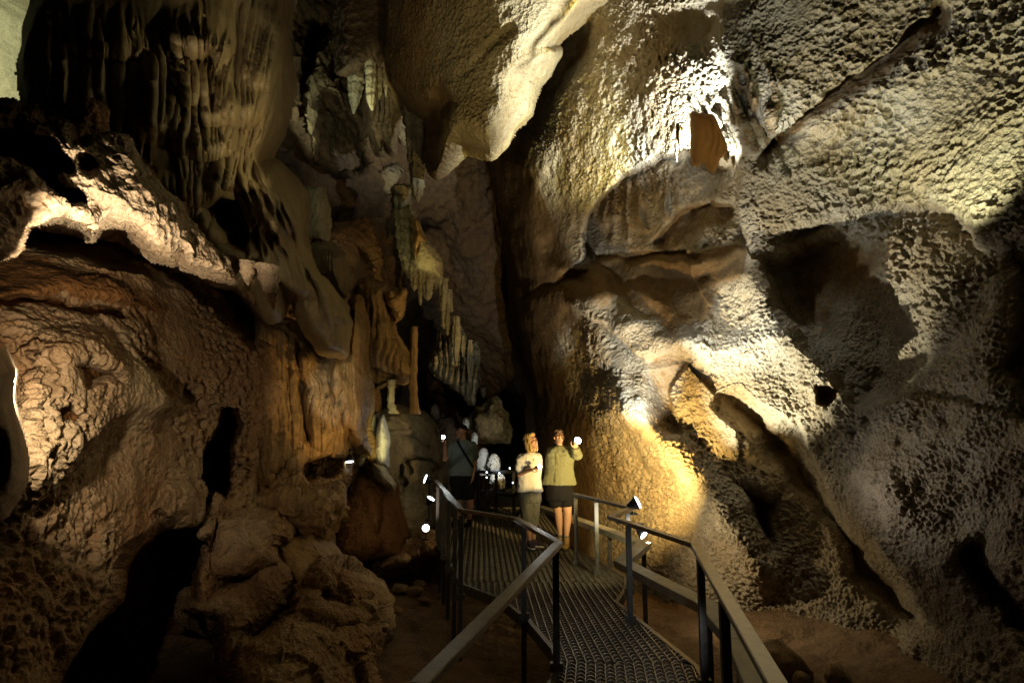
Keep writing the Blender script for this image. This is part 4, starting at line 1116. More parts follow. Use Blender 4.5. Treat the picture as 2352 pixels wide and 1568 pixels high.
def ell(mb, c, r, M=None, n=14):
    v = []; f = []
    M = M or Matrix.Identity(3)
    for i in range(n + 1):
        th = PI * i / n
        for k in range(n):
            a = 2 * PI * k / n
            v.append(Vector(c) + M @ Vector((r[0] * math.sin(th) * math.cos(a), r[1] * math.sin(th) * math.sin(a), r[2] * math.cos(th))))
    for i in range(n):
        for k in range(n):
            k2 = (k + 1) % n
            f.append((i * n + k, (i + 1) * n + k, (i + 1) * n + k2, i * n + k2))
    mb.add(v, f)
def rc(mb, pts, rad, n=14):
    """limb: tapering tube with rounded joints"""
    mb.tube(pts, rad, n)
    for p, r in zip(pts, rad): ell(mb, p, (r, r, r), n=n)
def loft(mb, rings, yaw=0.0, n=24):
    """rings: (centre, half width, half depth)"""
    v = []; f = []; ca, sa = math.cos(yaw), math.sin(yaw)
    for c, a, b in rings:
        for k in range(n):
            t = 2 * PI * k / n
            ex = abs(math.cos(t)) ** .85 * (1 if math.cos(t) >= 0 else -1) * a
            ey = abs(math.sin(t)) ** .85 * (1 if math.sin(t) >= 0 else -1) * b
            v.append((c[0] + ex * ca - ey * sa, c[1] + ex * sa + ey * ca, c[2]))
    for i in range(len(rings) - 1):
        for k in range(n):
            k2 = (k + 1) % n; f.append((i * n + k, i * n + k2, (i + 1) * n + k2, (i + 1) * n + k))
    f.append(tuple(range(n))[::-1]); f.append(tuple((len(rings) - 1) * n + k for k in range(n)))
    mb.add(v, f)
def fused(name, mb, mat, root, voxel=.007, smooth=6, fold=0.0, fscale=(9, 9, 3), seed=1, extra=None):
    """weld overlapping volumes into one continuous skin"""
    me = bpy.data.meshes.new('tmp'); me.from_pydata(mb.v, [], mb.f)
    bm = bmesh.new(); bm.from_mesh(me); bmesh.ops.recalc_face_normals(bm, faces=bm.faces); bm.to_mesh(me); bm.free()
    t = bpy.data.objects.new('tmp', me); COL.objects.link(t)
    m = t.modifiers.new('r', 'REMESH'); m.mode = 'VOXEL'; m.voxel_size = voxel
    s = t.modifiers.new('s', 'SMOOTH'); s.iterations = smooth; s.factor = .5
    dg = bpy.context.evaluated_depsgraph_get()
    out = bpy.data.meshes.new_from_object(t.evaluated_get(dg), depsgraph=dg)
    bpy.data.objects.remove(t); bpy.data.meshes.remove(me)
    if fold:
        n = len(out.vertices); co = np.empty(n * 3, np.float32); no = np.empty(n * 3, np.float32)
        out.vertices.foreach_get('co', co); out.vertices.foreach_get('normal', no)
        co = co.reshape(-1, 3); no = no.reshape(-1, 3)
        h = fbm(co * np.array(fscale), 1.0, 3, seed); h = (1 - np.abs(h) * 2.2) * fold
        out.vertices.foreach_set('co', (co + no * h[:, None]).astype(np.float32).ravel())
        out.update()
    out.name = name; out.shade_smooth(); out.materials.clear(); out.materials.append(mat)
    o = bpy.data.objects.new(name, out); COL.objects.link(o); child_world(o, root)
    return o
def frame(fwd, up=(0, 0, 1)):
    f = Vector(fwd).normalized(); s = f.cross(Vector(up)).normalized(); u = s.cross(f)
    return Matrix((s, f, u)).transposed()      # columns: right, forward, up
def head_vol(mb, c, M, k=1.0):
    E = lambda p, r, n=14: ell(mb, Vector(c) + M @ (Vector(p) * k), [a * k for a in r], M, n)
    E((0, -.012, .03), (.074, .094, .098), 18); E((0, .02, -.03), (.062, .068, .07)); E((0, .045, -.072), (.04, .042, .035)); E((0, .068, -.092), (.02, .02, .018))
    E((0, .09, -.004), (.011, .018, .026)); E((0, .103, -.02), (.014, .014, .011)); E((0, .078, .035), (.05, .014, .012))
    for s in (-1, 1):
        E((s * .078, -.005, .0), (.01, .02, .032)); E((s * .038, .062, -.022), (.024, .022, .024))
    E((0, .084, -.052), (.024, .01, .012))
def face(root, c, M, k=1.0, smile=True, brow=M_BROWN):
    c = Vector(c)
    for s in (-1, 1):
        m = MB(); ell(m, c + M @ (Vector((s * .031, .081, .012)) * k), [.012 * k, .008 * k, .007 * k], M, 10); m.build('eye', M_EYE, root, True)
        m = MB(); ell(m, c + M @ (Vector((s * .032, .087, .033)) * k), [.019 * k, .006 * k, .0035 * k], M, 10); m.build('eyebrow', brow, root, True)
    m = MB(); ell(m, c + M @ (Vector((0, .089, -.054)) * k), [.027 * k, .009 * k, .011 * k], M, 10); mo = m.build('lips', M_LIP, root, True)
    if smile:
        m = MB(); ell(m, c + M @ (Vector((0, .094, -.053)) * k), [.021 * k, .007 * k, .006 * k], M, 10); m.build('teeth', M_TEETH, root, True)
def hand_vol(mb, wrist, d, nrm, curl=.5, k=1.0, side=1, spread=.018):
    """palm and five fingers; d = hand direction, nrm = back-of-hand normal"""
    d = Vector(d).normalized(); nrm = Vector(nrm); nrm = (nrm - d * nrm.dot(d)).normalized(); s = d.cross(nrm) * side
    M = Matrix((s, d, nrm)).transposed(); w = Vector(wrist)
    ell(mb, w + d * .045 * k, (.040 * k, .052 * k, .016 * k), M)
    ell(mb, w + d * .06 * k, (.040 * k, .030 * k, .015 * k), M)
    for i, (o, L) in enumerate(((-.030, .062), (-.010, .078), (.011, .082), (.031, .072))):
        p = w + d * .082 * k + s * o * k * (1 + spread); q = [p]; a = 0
        for j, l in enumerate((.45, .32, .23)):
            a += curl * (.9, 1.2, .8)[j]
            p = p + (d * math.cos(a) - nrm * math.sin(a)) * L * l * k * 1.05; q.append(p)
        rc(mb, q, [.0098 * k, .0092 * k, .0086 * k, .0078 * k], 10)
    p = w + d * .025 * k + s * .035 * k; q = [p, p + (s * .03 + d * .022 - nrm * .01) * k, p + (s * .038 + d * .05 - nrm * .026) * k, p + (s * .03 + d * .072 - nrm * .04) * k]
    rc(mb, q, [.013 * k, .012 * k, .0105 * k, .009 * k], 10)
def on_surf(o, x, y):
    dg = bpy.context.evaluated_depsgraph_get()
    bv = BVHTree.FromPolygons([o.parent.location + v.co - o.parent.location for v in o.data.vertices], [p.vertices[:] for p in o.data.polygons])
    c = Vector((0, 0, H_CAM)); d = (P(x, y, 5) - c).normalized()
    h = bv.ray_cast(c, d)
    return (h[0], h[1]) if h[0] else (P(x, y, 10.2), Vector((0, -1, 0)))
def torch(loc, d, label, power, r=.018, L=.11, glass=.034):
    """hand torch: barrel, head with lit glass"""
    d = Vector(d).normalized(); t = empty('torch', Vector(loc) - d * L)
    tag(t, label, 'torch', 'hand torches held by the visitors')
    m = MB(); m.tube([Vector(loc) - d * L, Vector(loc) - d * .03], [r, r], 16); m.build('barrel', M_TORCH, t, True)
    m = MB(); m.tube([Vector(loc) - d * .035, Vector(loc) - d * .01, Vector(loc)], [r, glass, glass * 1.08], 20, True); m.build('torch_head', M_TORCH, t, True)
    m = MB(); ell(m, Vector(loc) + d * .004, (glass, glass, .022), frame(d) @ Matrix.Rotation(-PI / 2, 3, 'X')); m.build('lens', M_LED, t, True)
    o = lamp('torch_light', Vector(loc) + d * .05, Vector(loc) + d * 3, power * 1.5, (.86, .96, 1), 100, .8, .02)
    return t
def boot(root, ankle, d, mat, sole, k=1.0, h=.12, name='shoe'):
    """shoe whose heel is under the ankle and toe points along d"""
    a = Vector(ankle); d = Vector((d[0], d[1], 0)).normalized(); s = Vector((d.y, -d.x, 0))
    m = MB(); M = Matrix((s, d, Vector((0, 0, 1)))).transposed()
    ell(m, (a.x, a.y, .055), (.040 * k, .055 * k, .05), M); ell(m, Vector((a.x, a.y, .05)) + d * .08 * k, (.043 * k, .09 * k, .038), M); ell(m, Vector((a.x, a.y, .045)) + d * .14 * k, (.045 * k, .055 * k, .03), M)
    rc(m, [Vector((a.x, a.y, .06)), Vector((a.x, a.y, h))], [.043 * k, .046 * k])
    o = fused(name, m, mat, root, .006, 3, .002, (30, 30, 30))
    m = MB()
    for off, r in ((0, .045), (.06, .045), (.13, .048)):
        q = Vector((a.x, a.y, .016)) + d * off * k; m.tube([q - Vector((0, 0, .014)), q + Vector((0, 0, .014))], [r * k, r * k], 18)
    sl = fused('sole', m, sole, root, .006, 2); sl.parent = o; sl.matrix_parent_inverse = Matrix.Identity(4)
    m = MB()
    for j in range(5):
        q = Vector((a.x, a.y, .115 - j * .014)) + d * (.035 + j * .018) * k
        m.tube([q - s * .022, q + s * .022], [.0035, .0035], 6)
    lc = m.build('laces', M_TAN if sole is not M_SOLE else M_SOLE, root); lc.parent = o; lc.matrix_parent_inverse = o.matrix_parent_inverse
    return o

# ---------- woman in the white T-shirt
Z8 = lambda X, Y, dd=0.0: P(1157.6 + X * .19342, 973.9 + Y * .19342, D8 + dd)
D8 = 10.25; S8 = .19342 / F * D8      # metres per sheet unit
base = Z8(320, 1440)
r1 = empty('person', (base.x, base.y, 0))
tag(r1, 'woman with blonde bob, white T-shirt and grey trousers, holding a small torch at her waist', 'person')
hM = frame((.72, -.62, .28)); hc = Z8(322, 212)
b = MB(); head_vol(b, hc, hM, 1.06)
rc(b, [Z8(308, 265), Z8(305, 350)], [.05, .055])
loft(b, [(Z8(312, 345), .05, .05), (Z8(310, 370), .14, .08), (Z8(308, 420), .165, .095), (Z8(310, 600), .15, .09), (Z8(308, 780), .15, .1), (Z8(306, 860), .165, .11), (Z8(305, 900), .15, .1)])
sh = Z8(200, 405, .0); el = Z8(182, 600, -.05); wr = Z8(318, 540, -.26)
rc(b, [sh, el, wr], [.048, .041, .027])
hand_vol(b, wr, Z8(410, 515, -.31) - wr, (0, -.3, 1), .95, .95, 1)
sh2 = Z8(405, 400, .12); el2 = Z8(425, 610, .16); wr2 = Z8(432, 800, .12)
rc(b, [sh2, el2, wr2], [.045, .038, .026]); hand_vol(b, wr2, (0, -.1, -1), (1, 0, 0), .35, .95, 1)
kn1, an1 = Z8(275, 1120, 0), Z8(304, 1370, .02); kn2, an2 = Z8(352, 1110, .1), Z8(352, 1345, .12)
rc(b, [Z8(262, 880), kn1, an1], [.085, .058, .036]); rc(b, [Z8(350, 880, .04), kn2, an2], [.085, .058, .036])
for a in (an1, an2): rc(b, [a, Vector((a.x, a.y, .06))], [.036, .035])
fused('body', b, M_SKIN, r1, .0065, 4)
face(r1, hc, hM, 1.06)
t = MB()
loft(t, [(Z8(314, 338), .065, .06), (Z8(312, 352), .10, .075), (Z8(306, 375), .165, .095), (Z8(300, 420), .205, .115), (Z8(303, 520), .185, .115), (Z8(305, 640), .18, .115), (Z8(307, 740), .195, .125), (Z8(308, 796), .205, .13)])
rc(t, [Z8(212, 402), Z8(194, 520, -.03)], [.062, .074]); t.tube([Z8(194, 500, -.03), Z8(188, 542, -.04)], [.078, .074], 18)
rc(t, [Z8(395, 395, .1), Z8(412, 500, .13)], [.065, .07])
tee = fused('shirt', t, M_TEE, r1, .008, 4, .012, (7, 7, 4), 3)
p = MB()
loft(p, [(Z8(306, 780), .18, .115), (Z8(305, 860), .185, .125), (Z8(305, 930), .17, .12)])
rc(p, [Z8(258, 900), Z8(270, 1080), Z8(292, 1190)], [.105, .088, .074]); rc(p, [Z8(355, 900, .06), Z8(352, 1080, .1), Z8(348, 1190, .11)], [.10, .084, .07])
fused('trousers', p, M_PANTS, r1, .008, 4, .012, (9, 9, 6), 9)
boot(r1, an1 + Vector((0, .0, 0)), (.35, -1), M_SHOE, M_SOLE, .95, .10); boot(r1, an2, (1, -.45), M_SHOE, M_SOLE, .95, .10)
h = MB(); H = lambda q, r, n=16: ell(h, hc + hM @ Vector(q), r, hM, n)
H((0, -.03, .05), (.088, .1, .10)); H((0, .045, .105), (.062, .045, .032)); H((-.05, -.03, -.04), (.045, .07, .12)); H((.06, -.03, -.05), (.04, .06, .12)); H((0, -.07, -.05), (.08, .05, .13))
H((-.072, .02, -.05), (.02, .035, .11)); H((.078, .02, -.06), (.017, .03, .105))
fused('hair', h, M_BLOND, r1, .006, 3, .006, (40, 40, 5), 5)
for (x, y) in ((352, 420),):
    q, nn = on_surf(tee, 1157.6 + x * .19342, 973.9 + y * .19342)
    m = MB(); ell(m, q + nn * .002, (.010, .004, .014)); m.build('shirt_mark', M_BLACKC, r1, True)
torch(Z8(424, 505, -.36), (.55, -.8, .12), 'small lit torch in the hand of the woman in white', 6, glass=.03)

# ---------- guide in the khaki shirt
D8 = 10.25
base = Z8(700, 1420)
r2 = empty('person', (base.x, base.y, 0))
tag(r2, 'woman with glasses in khaki shirt, black shorts and tan boots, raising a torch', 'person')
hM = frame((.12, -.86, .42)); hc = Z8(656, 160)
b = MB(); head_vol(b, hc, hM, 1.0)
rc(b, [Z8(660, 205), Z8(668, 280)], [.05, .054])
loft(b, [(Z8(668, 275), .05, .05), (Z8(675, 300), .15, .08), (Z8(680, 350), .175, .095), (Z8(678, 520), .15, .09), (Z8(668, 700), .16, .1), (Z8(662, 800), .175, .11), (Z8(660, 860), .16, .1)])
wrr = Z8(848, 292, -.36)
rc(b, [Z8(798, 318, 0), Z8(868, 362, -.2), wrr], [.05, .043, .028])
hand_vol(b, wrr, Z8(856, 225, -.36) - wrr, (.25, -1, .1), .95, 1.0, -1)
wl = Z8(522, 690, .1)
rc(b, [Z8(560, 320, .06), Z8(530, 520, .12), wl], [.05, .042, .028]); hand_vol(b, wl, (0, -.1, -1), (-1, 0, 0), .3, 1, -1)
k1, a1 = Z8(642, 1045, .03), Z8(668, 1290, .05); k2, a2 = Z8(756, 1050, -.02), Z8(742, 1310, -.04)
rc(b, [Z8(615, 860), k1, Z8(656, 1150, .06), a1], [.1, .062, .062, .04]); rc(b, [Z8(735, 860), k2, Z8(752, 1150), a2], [.1, .062, .064, .042])
for a in (a1, a2): rc(b, [a, Vector((a.x, a.y, .06))], [.04, .036])
fused('body', b, M_SKIN2, r2, .0065, 4)
face(r2, hc, hM, 1.0)
m = MB()
for s in (-1, 1):
    ring = [hc + hM @ Vector((s * .032 + .024 * math.cos(a), .1, .014 + .018 * math.sin(a))) for a in np.linspace(0, 2 * PI, 17)]
    m.tube(ring, [.0018] * 17, 6, False)
    m.tube([hc + hM @ Vector((s * .056, .098, .018)), hc + hM @ Vector((s * .08, .0, .012))], [.0018] * 2, 6)
m.tube([hc + hM @ Vector((-.009, .102, .016)), hc + hM @ Vector((.009, .102, .016))], [.0018] * 2, 6)
m.build('glasses', M_EYE, r2, True)
t = MB()
loft(t, [(Z8(668, 262), .06, .065), (Z8(672, 280), .115, .08), (Z8(680, 300), .19, .10), (Z8(680, 350), .225, .12), (Z8(676, 460), .205, .12), (Z8(668, 560), .205, .12), (Z8(660, 640), .235, .13), (Z8(658, 712), .265, .14)])
rc(t, [Z8(790, 322), Z8(872, 362, -.2)], [.075, .07]); rc(t, [Z8(872, 362, -.2), Z8(856, 308, -.33)], [.07, .056])
rc(t, [Z8(565, 325, .05), Z8(538, 520, .12), Z8(524, 655, .1)], [.07, .06, .05])
sh_ = fused('shirt', t, M_KHAKI, r2, .008, 4, .017, (8, 8, 5.5), 13)
def sticker(o, name, mat, quad, root, th=.004, n=5):
    """a small cloth piece that lies on the garment"""
    v = []; f = []
    q = [Vector(a) for a in quad]
    for i in range(n):
        for j in range(n):
            u, w_ = i / (n - 1), j / (n - 1)
            a = q[0].lerp(q[1], u).lerp(q[3].lerp(q[2], u), w_)
            h, nn = on_surf(o, 1157.6 + a[0] * .19342, 973.9 + a[1] * .19342)
            v.append(h + nn * th)
    for i in range(n - 1):
        for j in range(n - 1):
            a = i * n + j; f.append((a, a + 1, a + n + 1, a + n))
    k = len(v); v += [p + Vector((0, .006, 0)) for p in v]; f += [tuple(k + a for a in x[::-1]) for x in f]
    o2 = mesh_obj(name, v, f, mat, None, True); child_world(o2, root)
    return o2
M_KHAKI2 = plain('khaki_seam', (0.12, 0.12, 0.07), .85)
M_PATCH = plain('embroidered_patch', (0.10, 0.10, 0.07), .8, noise=.6, nscale=160)
if True:
    bv_cache = {}
    sticker(sh_, 'pocket_flap', M_KHAKI2, [(545, 395, 0), (600, 385, 0), (600, 402, 0), (545, 412, 0)], r2)
    sticker(sh_, 'pocket_flap', M_KHAKI2, [(655, 372, 0), (745, 355, 0), (745, 374, 0), (655, 392, 0)], r2)
    sticker(sh_, 'button_placket', M_KHAKI2, [(612, 320, 0), (624, 320, 0), (614, 700, 0), (602, 700, 0)], r2, n=8)
    sticker(sh_, 'embroidered_patch', M_PATCH, [(690, 305, 0), (728, 300, 0), (730, 330, 0), (692, 338, 0)], r2)
for k in range(6):
    q, nn = on_surf(sh_, 1157.6 + (617 - k * 1.5) * .19342, 973.9 + (340 + k * 66) * .19342)
    m = MB(); ell(m, q + nn * .008, (.007, .004, .007), n=8); m.build('button', M_BLACKC, r2, True)
m = MB()
for s in (-1, 1):
    c0 = Z8(668, 262); c = [c0 + Vector((s * .02, -.07, -.03)), c0 + Vector((s * .075, -.05, .0)), c0 + Vector((s * .085, -.085, -.06)), c0 + Vector((s * .05, -.105, -.085))]
    m.add(c + [p + Vector((0, .012, 0)) for p in c], [(0, 1, 2, 3), (7, 6, 5, 4), (0, 4, 5, 1), (1, 5, 6, 2), (2, 6, 7, 3), (3, 7, 4, 0)])
m.build('collar', M_KHAKI2, r2)
p = MB()
loft(p, [(Z8(662, 675), .19, .125), (Z8(662, 760), .215, .14), (Z8(662, 860), .225, .145), (Z8(662, 900), .22, .14)])
rc(p, [Z8(600, 800), Z8(612, 905)], [.13, .115]); rc(p, [Z8(725, 800), Z8(742, 905)], [.13, .115])
p.tube([Z8(608, 880), Z8(615, 968)], [.118, .118], 20); p.tube([Z8(735, 880), Z8(745, 965)], [.118, .115], 20)
fused('shorts', p, M_BLACKC, r2, .009, 4, .008, (6, 6, 3), 19)
boot(r2, a1, (-.35, -1), M_TAN, M_BROWN, 1.08, .165, 'boot'); boot(r2, a2, (-.25, -1), M_TAN, M_BROWN, 1.12, .165, 'boot')
for a in (a1, a2):
    m = MB(); m.tube([Vector((a.x, a.y, .155)), Vector((a.x, a.y, .20))], [.05, .052], 16); m.build('sock', M_PANTS, r2, True)
h = MB(); H = lambda q, r, n=16: ell(h, hc + hM @ Vector(q), r, hM, n)
H((0, -.03, .05), (.082, .095, .092)); H((.0, -.1, -.02), (.045, .04, .05)); H((-.03, .035, .1), (.05, .035, .022)); H((.035, .03, .1), (.045, .035, .022)); H((0, -.06, -.03), (.075, .05, .07))
fused('hair', h, M_BROWN, r2, .006, 3, .004, (40, 40, 8), 6)
torch(Z8(876, 195, -.42), (.35, -.85, .35), 'brightest lit torch, held up by the woman in khaki', 12, glass=.050)

# ---------- man with the cap
Z7 = lambda X, Y, dd=0.0: P(992.25 + X * .16406, 955.5 + Y * .16406, D7 + dd)
D7 = 12.6
base = Z7(430, 1500)
r3 = empty('person', (base.x, base.y, 0))
tag(r3, 'man with black cap, slate-blue T-shirt and cross-body strap, holding up a torch', 'person')
hM = frame((-.70, -.66, .18)); hc = Z7(408, 222)
b = MB(); head_vol(b, hc, hM, 1.05)
rc(b, [Z7(425, 275), Z7(432, 345)], [.06, .065])
loft(b, [(Z7(425, 340), .06, .06), (Z7(425, 365), .19, .09), (Z7(425, 420), .215, .11), (Z7(420, 600), .19, .11), (Z7(415, 800), .185, .12), (Z7(413, 900), .2, .12), (Z7(413, 950), .19, .12)])
wr = Z7(178, 415, -.28)
rc(b, [Z7(275, 415, -.02), Z7(182, 600, -.15), wr], [.058, .047, .031])
hand_vol(b, wr, (-.05, -.1, 1), (.7, .7, 0), .85, 1.05, -1)
w2 = Z7(572, 850, -.05)
rc(b, [Z7(585, 415, .03), Z7(598, 640, .04), w2], [.058, .047, .031]); hand_vol(b, w2, (-.12, -.1, -1), (.9, -.3, 0), .5, 1.05, -1)
k1, a1 = Z7(365, 1180, 0), Z7(365, 1440, .02); k2, a2 = Z7(528, 1170, -.02), Z7(516, 1440, .0)
rc(b, [Z7(350, 950), k1, Z7(362, 1270), a1], [.11, .07, .068, .042]); rc(b, [Z7(490, 950), k2, Z7(530, 1260), a2], [.11, .068, .066, .042])
for a in (a1, a2): rc(b, [a, Vector((a.x, a.y, .06))], [.042, .038])
fused('body', b, M_SKIN, r3, .007, 4)
face(r3, hc, hM, 1.05, smile=False)
t = MB()
loft(t, [(Z7(425, 328), .08, .075), (Z7(425, 345), .15, .09), (Z7(427, 375), .225, .115), (Z7(425, 430), .255, .13), (Z7(418, 560), .245, .135), (Z7(412, 700), .235, .14), (Z7(408, 828), .235, .145)])
rc(t, [Z7(285, 415, -.02), Z7(235, 520, -.08)], [.085, .085]); rc(t, [Z7(575, 412, .03), Z7(596, 555, .04)], [.083, .08])
tee = fused('shirt', t, M_BLUET, r3, .009, 5, .009, (6, 6, 2.4), 23)
p = MB()
loft(p, [(Z7(410, 800), .215, .13), (Z7(412, 900), .235, .145), (Z7(414, 980), .225, .14)])
rc(p, [Z7(345, 900), Z7(355, 1080)], [.135, .12]); rc(p, [Z7(480, 900), Z7(510, 1060)], [.135, .12]); p.tube([Z7(505, 1040), Z7(512, 1150)], [.12, .118], 18); p.tube([Z7(355, 1040), Z7(360, 1150)], [.12, .118], 18)
fused('shorts', p, M_BLACKC, r3, .009, 4, .008, (6, 6, 3), 29)
boot(r3, a1, (-.5, -1), M_BLACKC, M_BLACKC, 1.1, .1); boot(r3, a2, (-.3, -1), M_BLACKC, M_BLACKC, 1.1, .1)
h = MB(); H = lambda q, r, n=16: ell(h, hc + hM @ Vector(q), r, hM, n)
H((0, -.02, .085), (.088, .108, .07)); H((0, .11, .075), (.06, .065, .010))
fused('cap', h, M_BLACKC, r3, .006, 3)
pts = []
for i in range(13):
    u = i / 12; X = 352 + (575 - 352) * u; Y = 345 + (720 - 345) * u
    q, nn = on_surf(tee, 992.25 + X * .16406, 955.5 + Y * .16406)
    if abs(q.y - base.y) < .6: pts.append(q + nn * .008)
m = MB()
for a, c in zip(pts, pts[1:]): m.bar(a, c, .045, .008, up=Vector((0, -1, .2)))
m.build('strap', M_BLACKC, r3)
q, nn = on_surf(tee, 992.25 + 452 * .16406, 955.5 + 466 * .16406)
m = MB(); ell(m, q + nn * .003, (.02, .004, .01)); m.build('shirt_mark', M_BLACKC, r3, True)
torch(Z7(160, 292, -.34), (-.35, -.9, .15), 'lit torch held up by the man in the cap', 8, glass=.036)

# ============================================================ flood lamps that can be seen
M_FLOOD = plain('flood_lamp_glass', (.9, .95, 1), .2, emit=(0.85, 0.95, 1.0), estr=6)
def floodlight(c, d, r, label, group=None, stalk=.25, glassr=None, half=False):
    c = Vector(c); d = Vector(d).normalized()
    t = empty('floodlight', (c.x, c.y, c.z - stalk)); tag(t, label, 'floodlight', group)
    m = MB(); m.tube([c - d * r * 1.8, c - d * r * .9, c - d * .01], [r * .45, r * .8, r * 1.12], 20); m.build('housing', M_BLACK, t, True)
    m = MB(); m.tube([c - d * r, Vector((c.x, c.y, c.z - stalk)) - d * r], [r * .14] * 2, 8); m.tube([Vector((c.x, c.y, c.z - stalk)) - d * r, Vector((c.x, c.y, c.z - stalk - .02)) - d * r], [r * .8] * 2, 14); m.build('bracket', M_BLACK, t, True)
    m = MB(); ell(m, c, (r, r, r * .25), frame(d) @ Matrix.Rotation(-PI / 2, 3, 'X')); m.build('lens', M_FLOOD, t, True)
    return t
floodlight(P(1465, 1153, 7.75), (.95, -.12, .45), .075, 'white floodlight on the zigzag corner of the right handrail, aimed at the bright wall', stalk=.09)
floodlight(P(1479, 1228, 7.6), (.6, -.5, -.5), .055, 'small floodlight under the zigzag corner of the right handrail', stalk=-.1)
floodlight(P(978, 1212, 9.2), (.15, -1, .05), .052, 'round white floodlight near the ground left of the walkway posts', stalk=.15)
floodlight(P(990, 1144, 9.6), (.55, -.12, .95), .06, 'slim tilted floodlight left of the far end of the left handrail')
floodlight(P(977, 1099, 10.2), (-.95, -.14, .35), .07, 'ring-shaped floodlight turned away, above the far end of the left handrail')
floodlight(P(803, 1060, 9.6), (.1, -.12, -1), .06, 'small downward lamp beside the foot of the amber column', stalk=-.12)
for k, (x, y) in enumerate([(1118, 1084), (1147, 1086), (1118, 1096), (1171, 1075), (1194, 1107), (1178, 1108)]):
    floodlight(P(x, y, 13.9), (-.2 + .1 * k, -1, 0), .017, ['tiny white lamp on the top rail of the far black railing, left one', 'tiny white lamp on the top rail of the far black railing, right one', 'tiny white lamp on the lower rail of the far black railing',
        'tiny white lamp hanging alone in the dark, highest of the far lamps', 'tiny white lamp beside the sleeve of the woman in white', 'small curved lamp in the dark just left of the woman in white'][k], 'small lamps on the far walkway', stalk=.05)
# thin cables on the near deck
m = MB(); m.tube([G(1195, 1262, .01), G(1225, 1264, .012), G(1262, 1258, .01), G(1300, 1262, .01)], [.008] * 4, 8)
tag(m.build('cable', M_BLACK, None, True), 'thin black cable lying across the grating at the feet of the two women', 'cable')
# ============================================================ lamps hidden in the cave, plus added spots without fixtures
W_COOL = (0.90, 0.97, 1.0); W_GREEN = (0.93, 1.0, 0.70); W_YEL = (1.0, 0.90, 0.38); W_WARM = (1.0, 0.80, 0.50); W_AMB = (1.0, 0.72, 0.36); W_OLIVE = (1.0, .86, .45)
# right wall: niche by the drapery
lamp('lamp_niche', P(1640, 420, 8.8), P(1440, 190, 10.0), 1900, W_COOL, 94, 0.6, 0.03)
lamp('lamp_niche_low', P(1680, 372, 9.1), P(1560, 260, 9.9), 40, W_COOL, 150, 0.5, 0.03)
lamp('lamp_niche_down', P(1676, 405, 9.1), P(1706, 560, 9.1), 50, W_COOL, 70, 0.6, 0.03)
lamp('lamp_niche_yellow', P(1420, 500, 10.1), P(1290, 320, 11.6), 380, W_YEL, 76, 0.7, 0.03)
lamp('lamp_block_side', P(1735, 340, 7.9), P(1950, 100, 7.9), 80, W_COOL, 110, 0.6, 0.03)
lamp('lamp_block', P(2130, 610, 6.2), P(2130, 180, 6.9), 250, (.98, 1, .68), 92, 0.6, 0.03)
lamp('lamp_lobe', P(1390, -30, 9.6), P(1200, 140, 9.0), 60, W_YEL, 130, 0.6, 0.04)
# the flood lamps on the handrail rake the lower wall
lamp('lamp_flood_a', P(1500, 1120, 8.3), P(1760, 840, 8.6), 800, (1, .97, .78), 66, 0.7, 0.03)
lamp('lamp_flood_warm', P(1470, 1150, 8.2), P(1450, 960, 10.6), 620, (1, .68, .25), 124, 0.8, 0.04)
lamp('lamp_left_lip', P(1540, 1000, 7.9), P(1405, 800, 11.0), 1000, W_COOL, 50, 1.0, 0.03)
lamp('lamp_shelf', P(1580, 850, 8.7), P(1700, 700, 9.2), 110, W_COOL, 120, 0.7, 0.03)
lamp('lamp_floor_b', P(1485, 1235, 8.0), P(1750, 1330, 8.2), 55, W_WARM, 120, 0.7, 0.03)
lamp('fill_right_low', P(1800, 1150, 6.7), P(2120, 1000, 6.3), 22, (1, .93, .90), 125, 1.0, 0.03)  # added fill without a fixture, lights the lower right rock
lamp('lamp_deck', P(1435, 1215, 7.7), G(1240, 1300), 30, W_OLIVE, 120, 0.8, 0.04)
lamp('lamp_deck_near', G(1640, 1480, .5), G(1340, 1440), 10, (.9, .95, 1), 64, 0.8, 0.06)
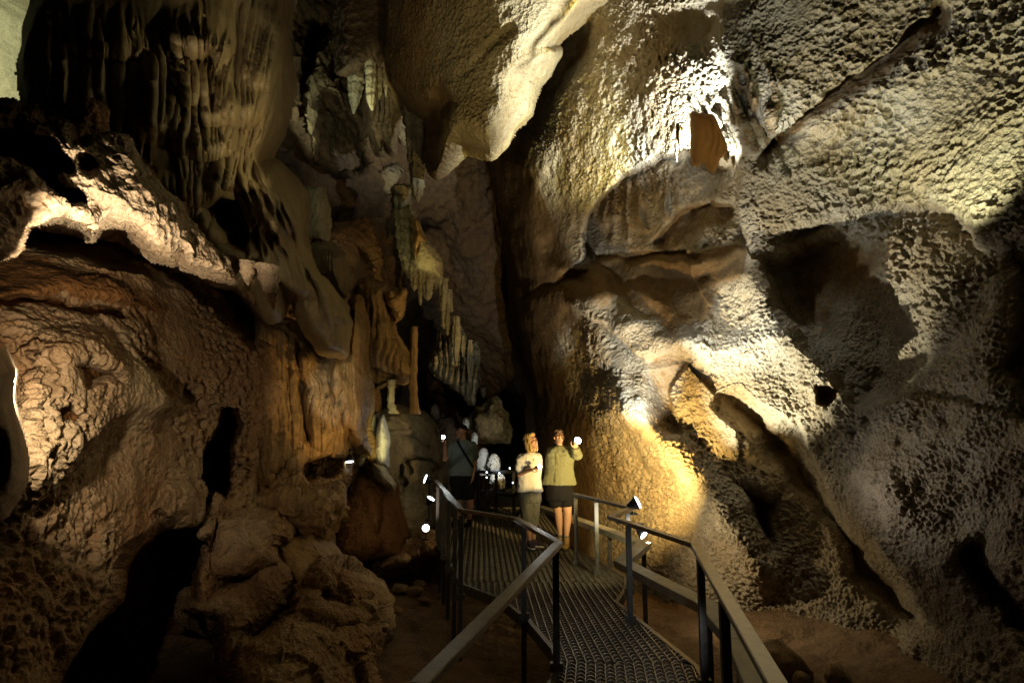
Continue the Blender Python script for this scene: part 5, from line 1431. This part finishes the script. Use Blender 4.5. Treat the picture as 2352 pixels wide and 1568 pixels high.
# left
lamp('lamp_arch', P(290, 830, 2.8), P(300, 470, 3.7), 220, (1, .84, .60), 72, 0.5, 0.03)
lamp('lamp_rusty', P(60, 880, 2.8), P(180, 900, 4.6), 120, (1, .84, .62), 76, 0.7, 0.03)
lamp('lamp_curtain', P(1000, 480, 6.3), P(520, 230, 6.0), 60, W_OLIVE, 60, 0.8, 0.1)
lamp('lamp_cream', P(60, -60, 6.0), P(20, 150, 7.8), 220, W_GREEN, 130, 0.6, 0.1)
lamp('lamp_column', P(960, 1160, 7.6), P(740, 930, 9.0), 95, (1, .66, .27), 52, 0.8, 0.08)
lamp('lamp_rib', P(784, 880, 7.5), P(780, 905, 9.1), 40, W_COOL, 38, 0.6, 0.03)
# middle
lamp('lamp_chamber', P(980, 1000, 12.0), P(940, 500, 15), 32, W_OLIVE, 60, 0.8, 0.08)
lamp('lamp_chamber_top', P(770, 330, 12.2), P(760, 150, 14.2), 90, W_GREEN, 100, 0.7, 0.08)
lamp('lamp_trio', P(850, 300, 12.3), P(860, 180, 13.0), 12, W_YEL, 60, 0.7, 0.04)
lamp('lamp_flag', P(930, 660, 11.8), P(965, 570, 12.9), 16, W_YEL, 60, 0.7, 0.04)
lamp('lamp_chandelier', P(1010, 960, 12.6), P(1060, 850, 14.5), 16, (1, .95, .85), 50, 0.7, 0.05)
lamp('lamp_stalagmite', P(915, 1085, 9.9), P(876, 1010, 10.9), 60, W_YEL, 40, 0.6, 0.03)
lamp('lamp_white', P(1150, 1060, 13.9), P(1118, 1060, 15.4), 55, W_COOL, 80, 0.6, 0.04)
lamp('lamp_lobe_under', P(1090, 640, 7.4), P(1080, 130, 9.4), 190, (1, .84, .42), 62, 0.8, 0.1)
lamp('fill_people', P(1620, 1330, 6.2), P(1265, 1075, 10.2), 180, (1, .98, .93), 18, 0.7, 0.05)  # added spot without a fixture, brightens the two women
lamp('lamp_man', P(900, 1230, 9.4), P(1065, 1080, 12.6), 30, (1, .85, .7), 26, 0.7, 0.05)
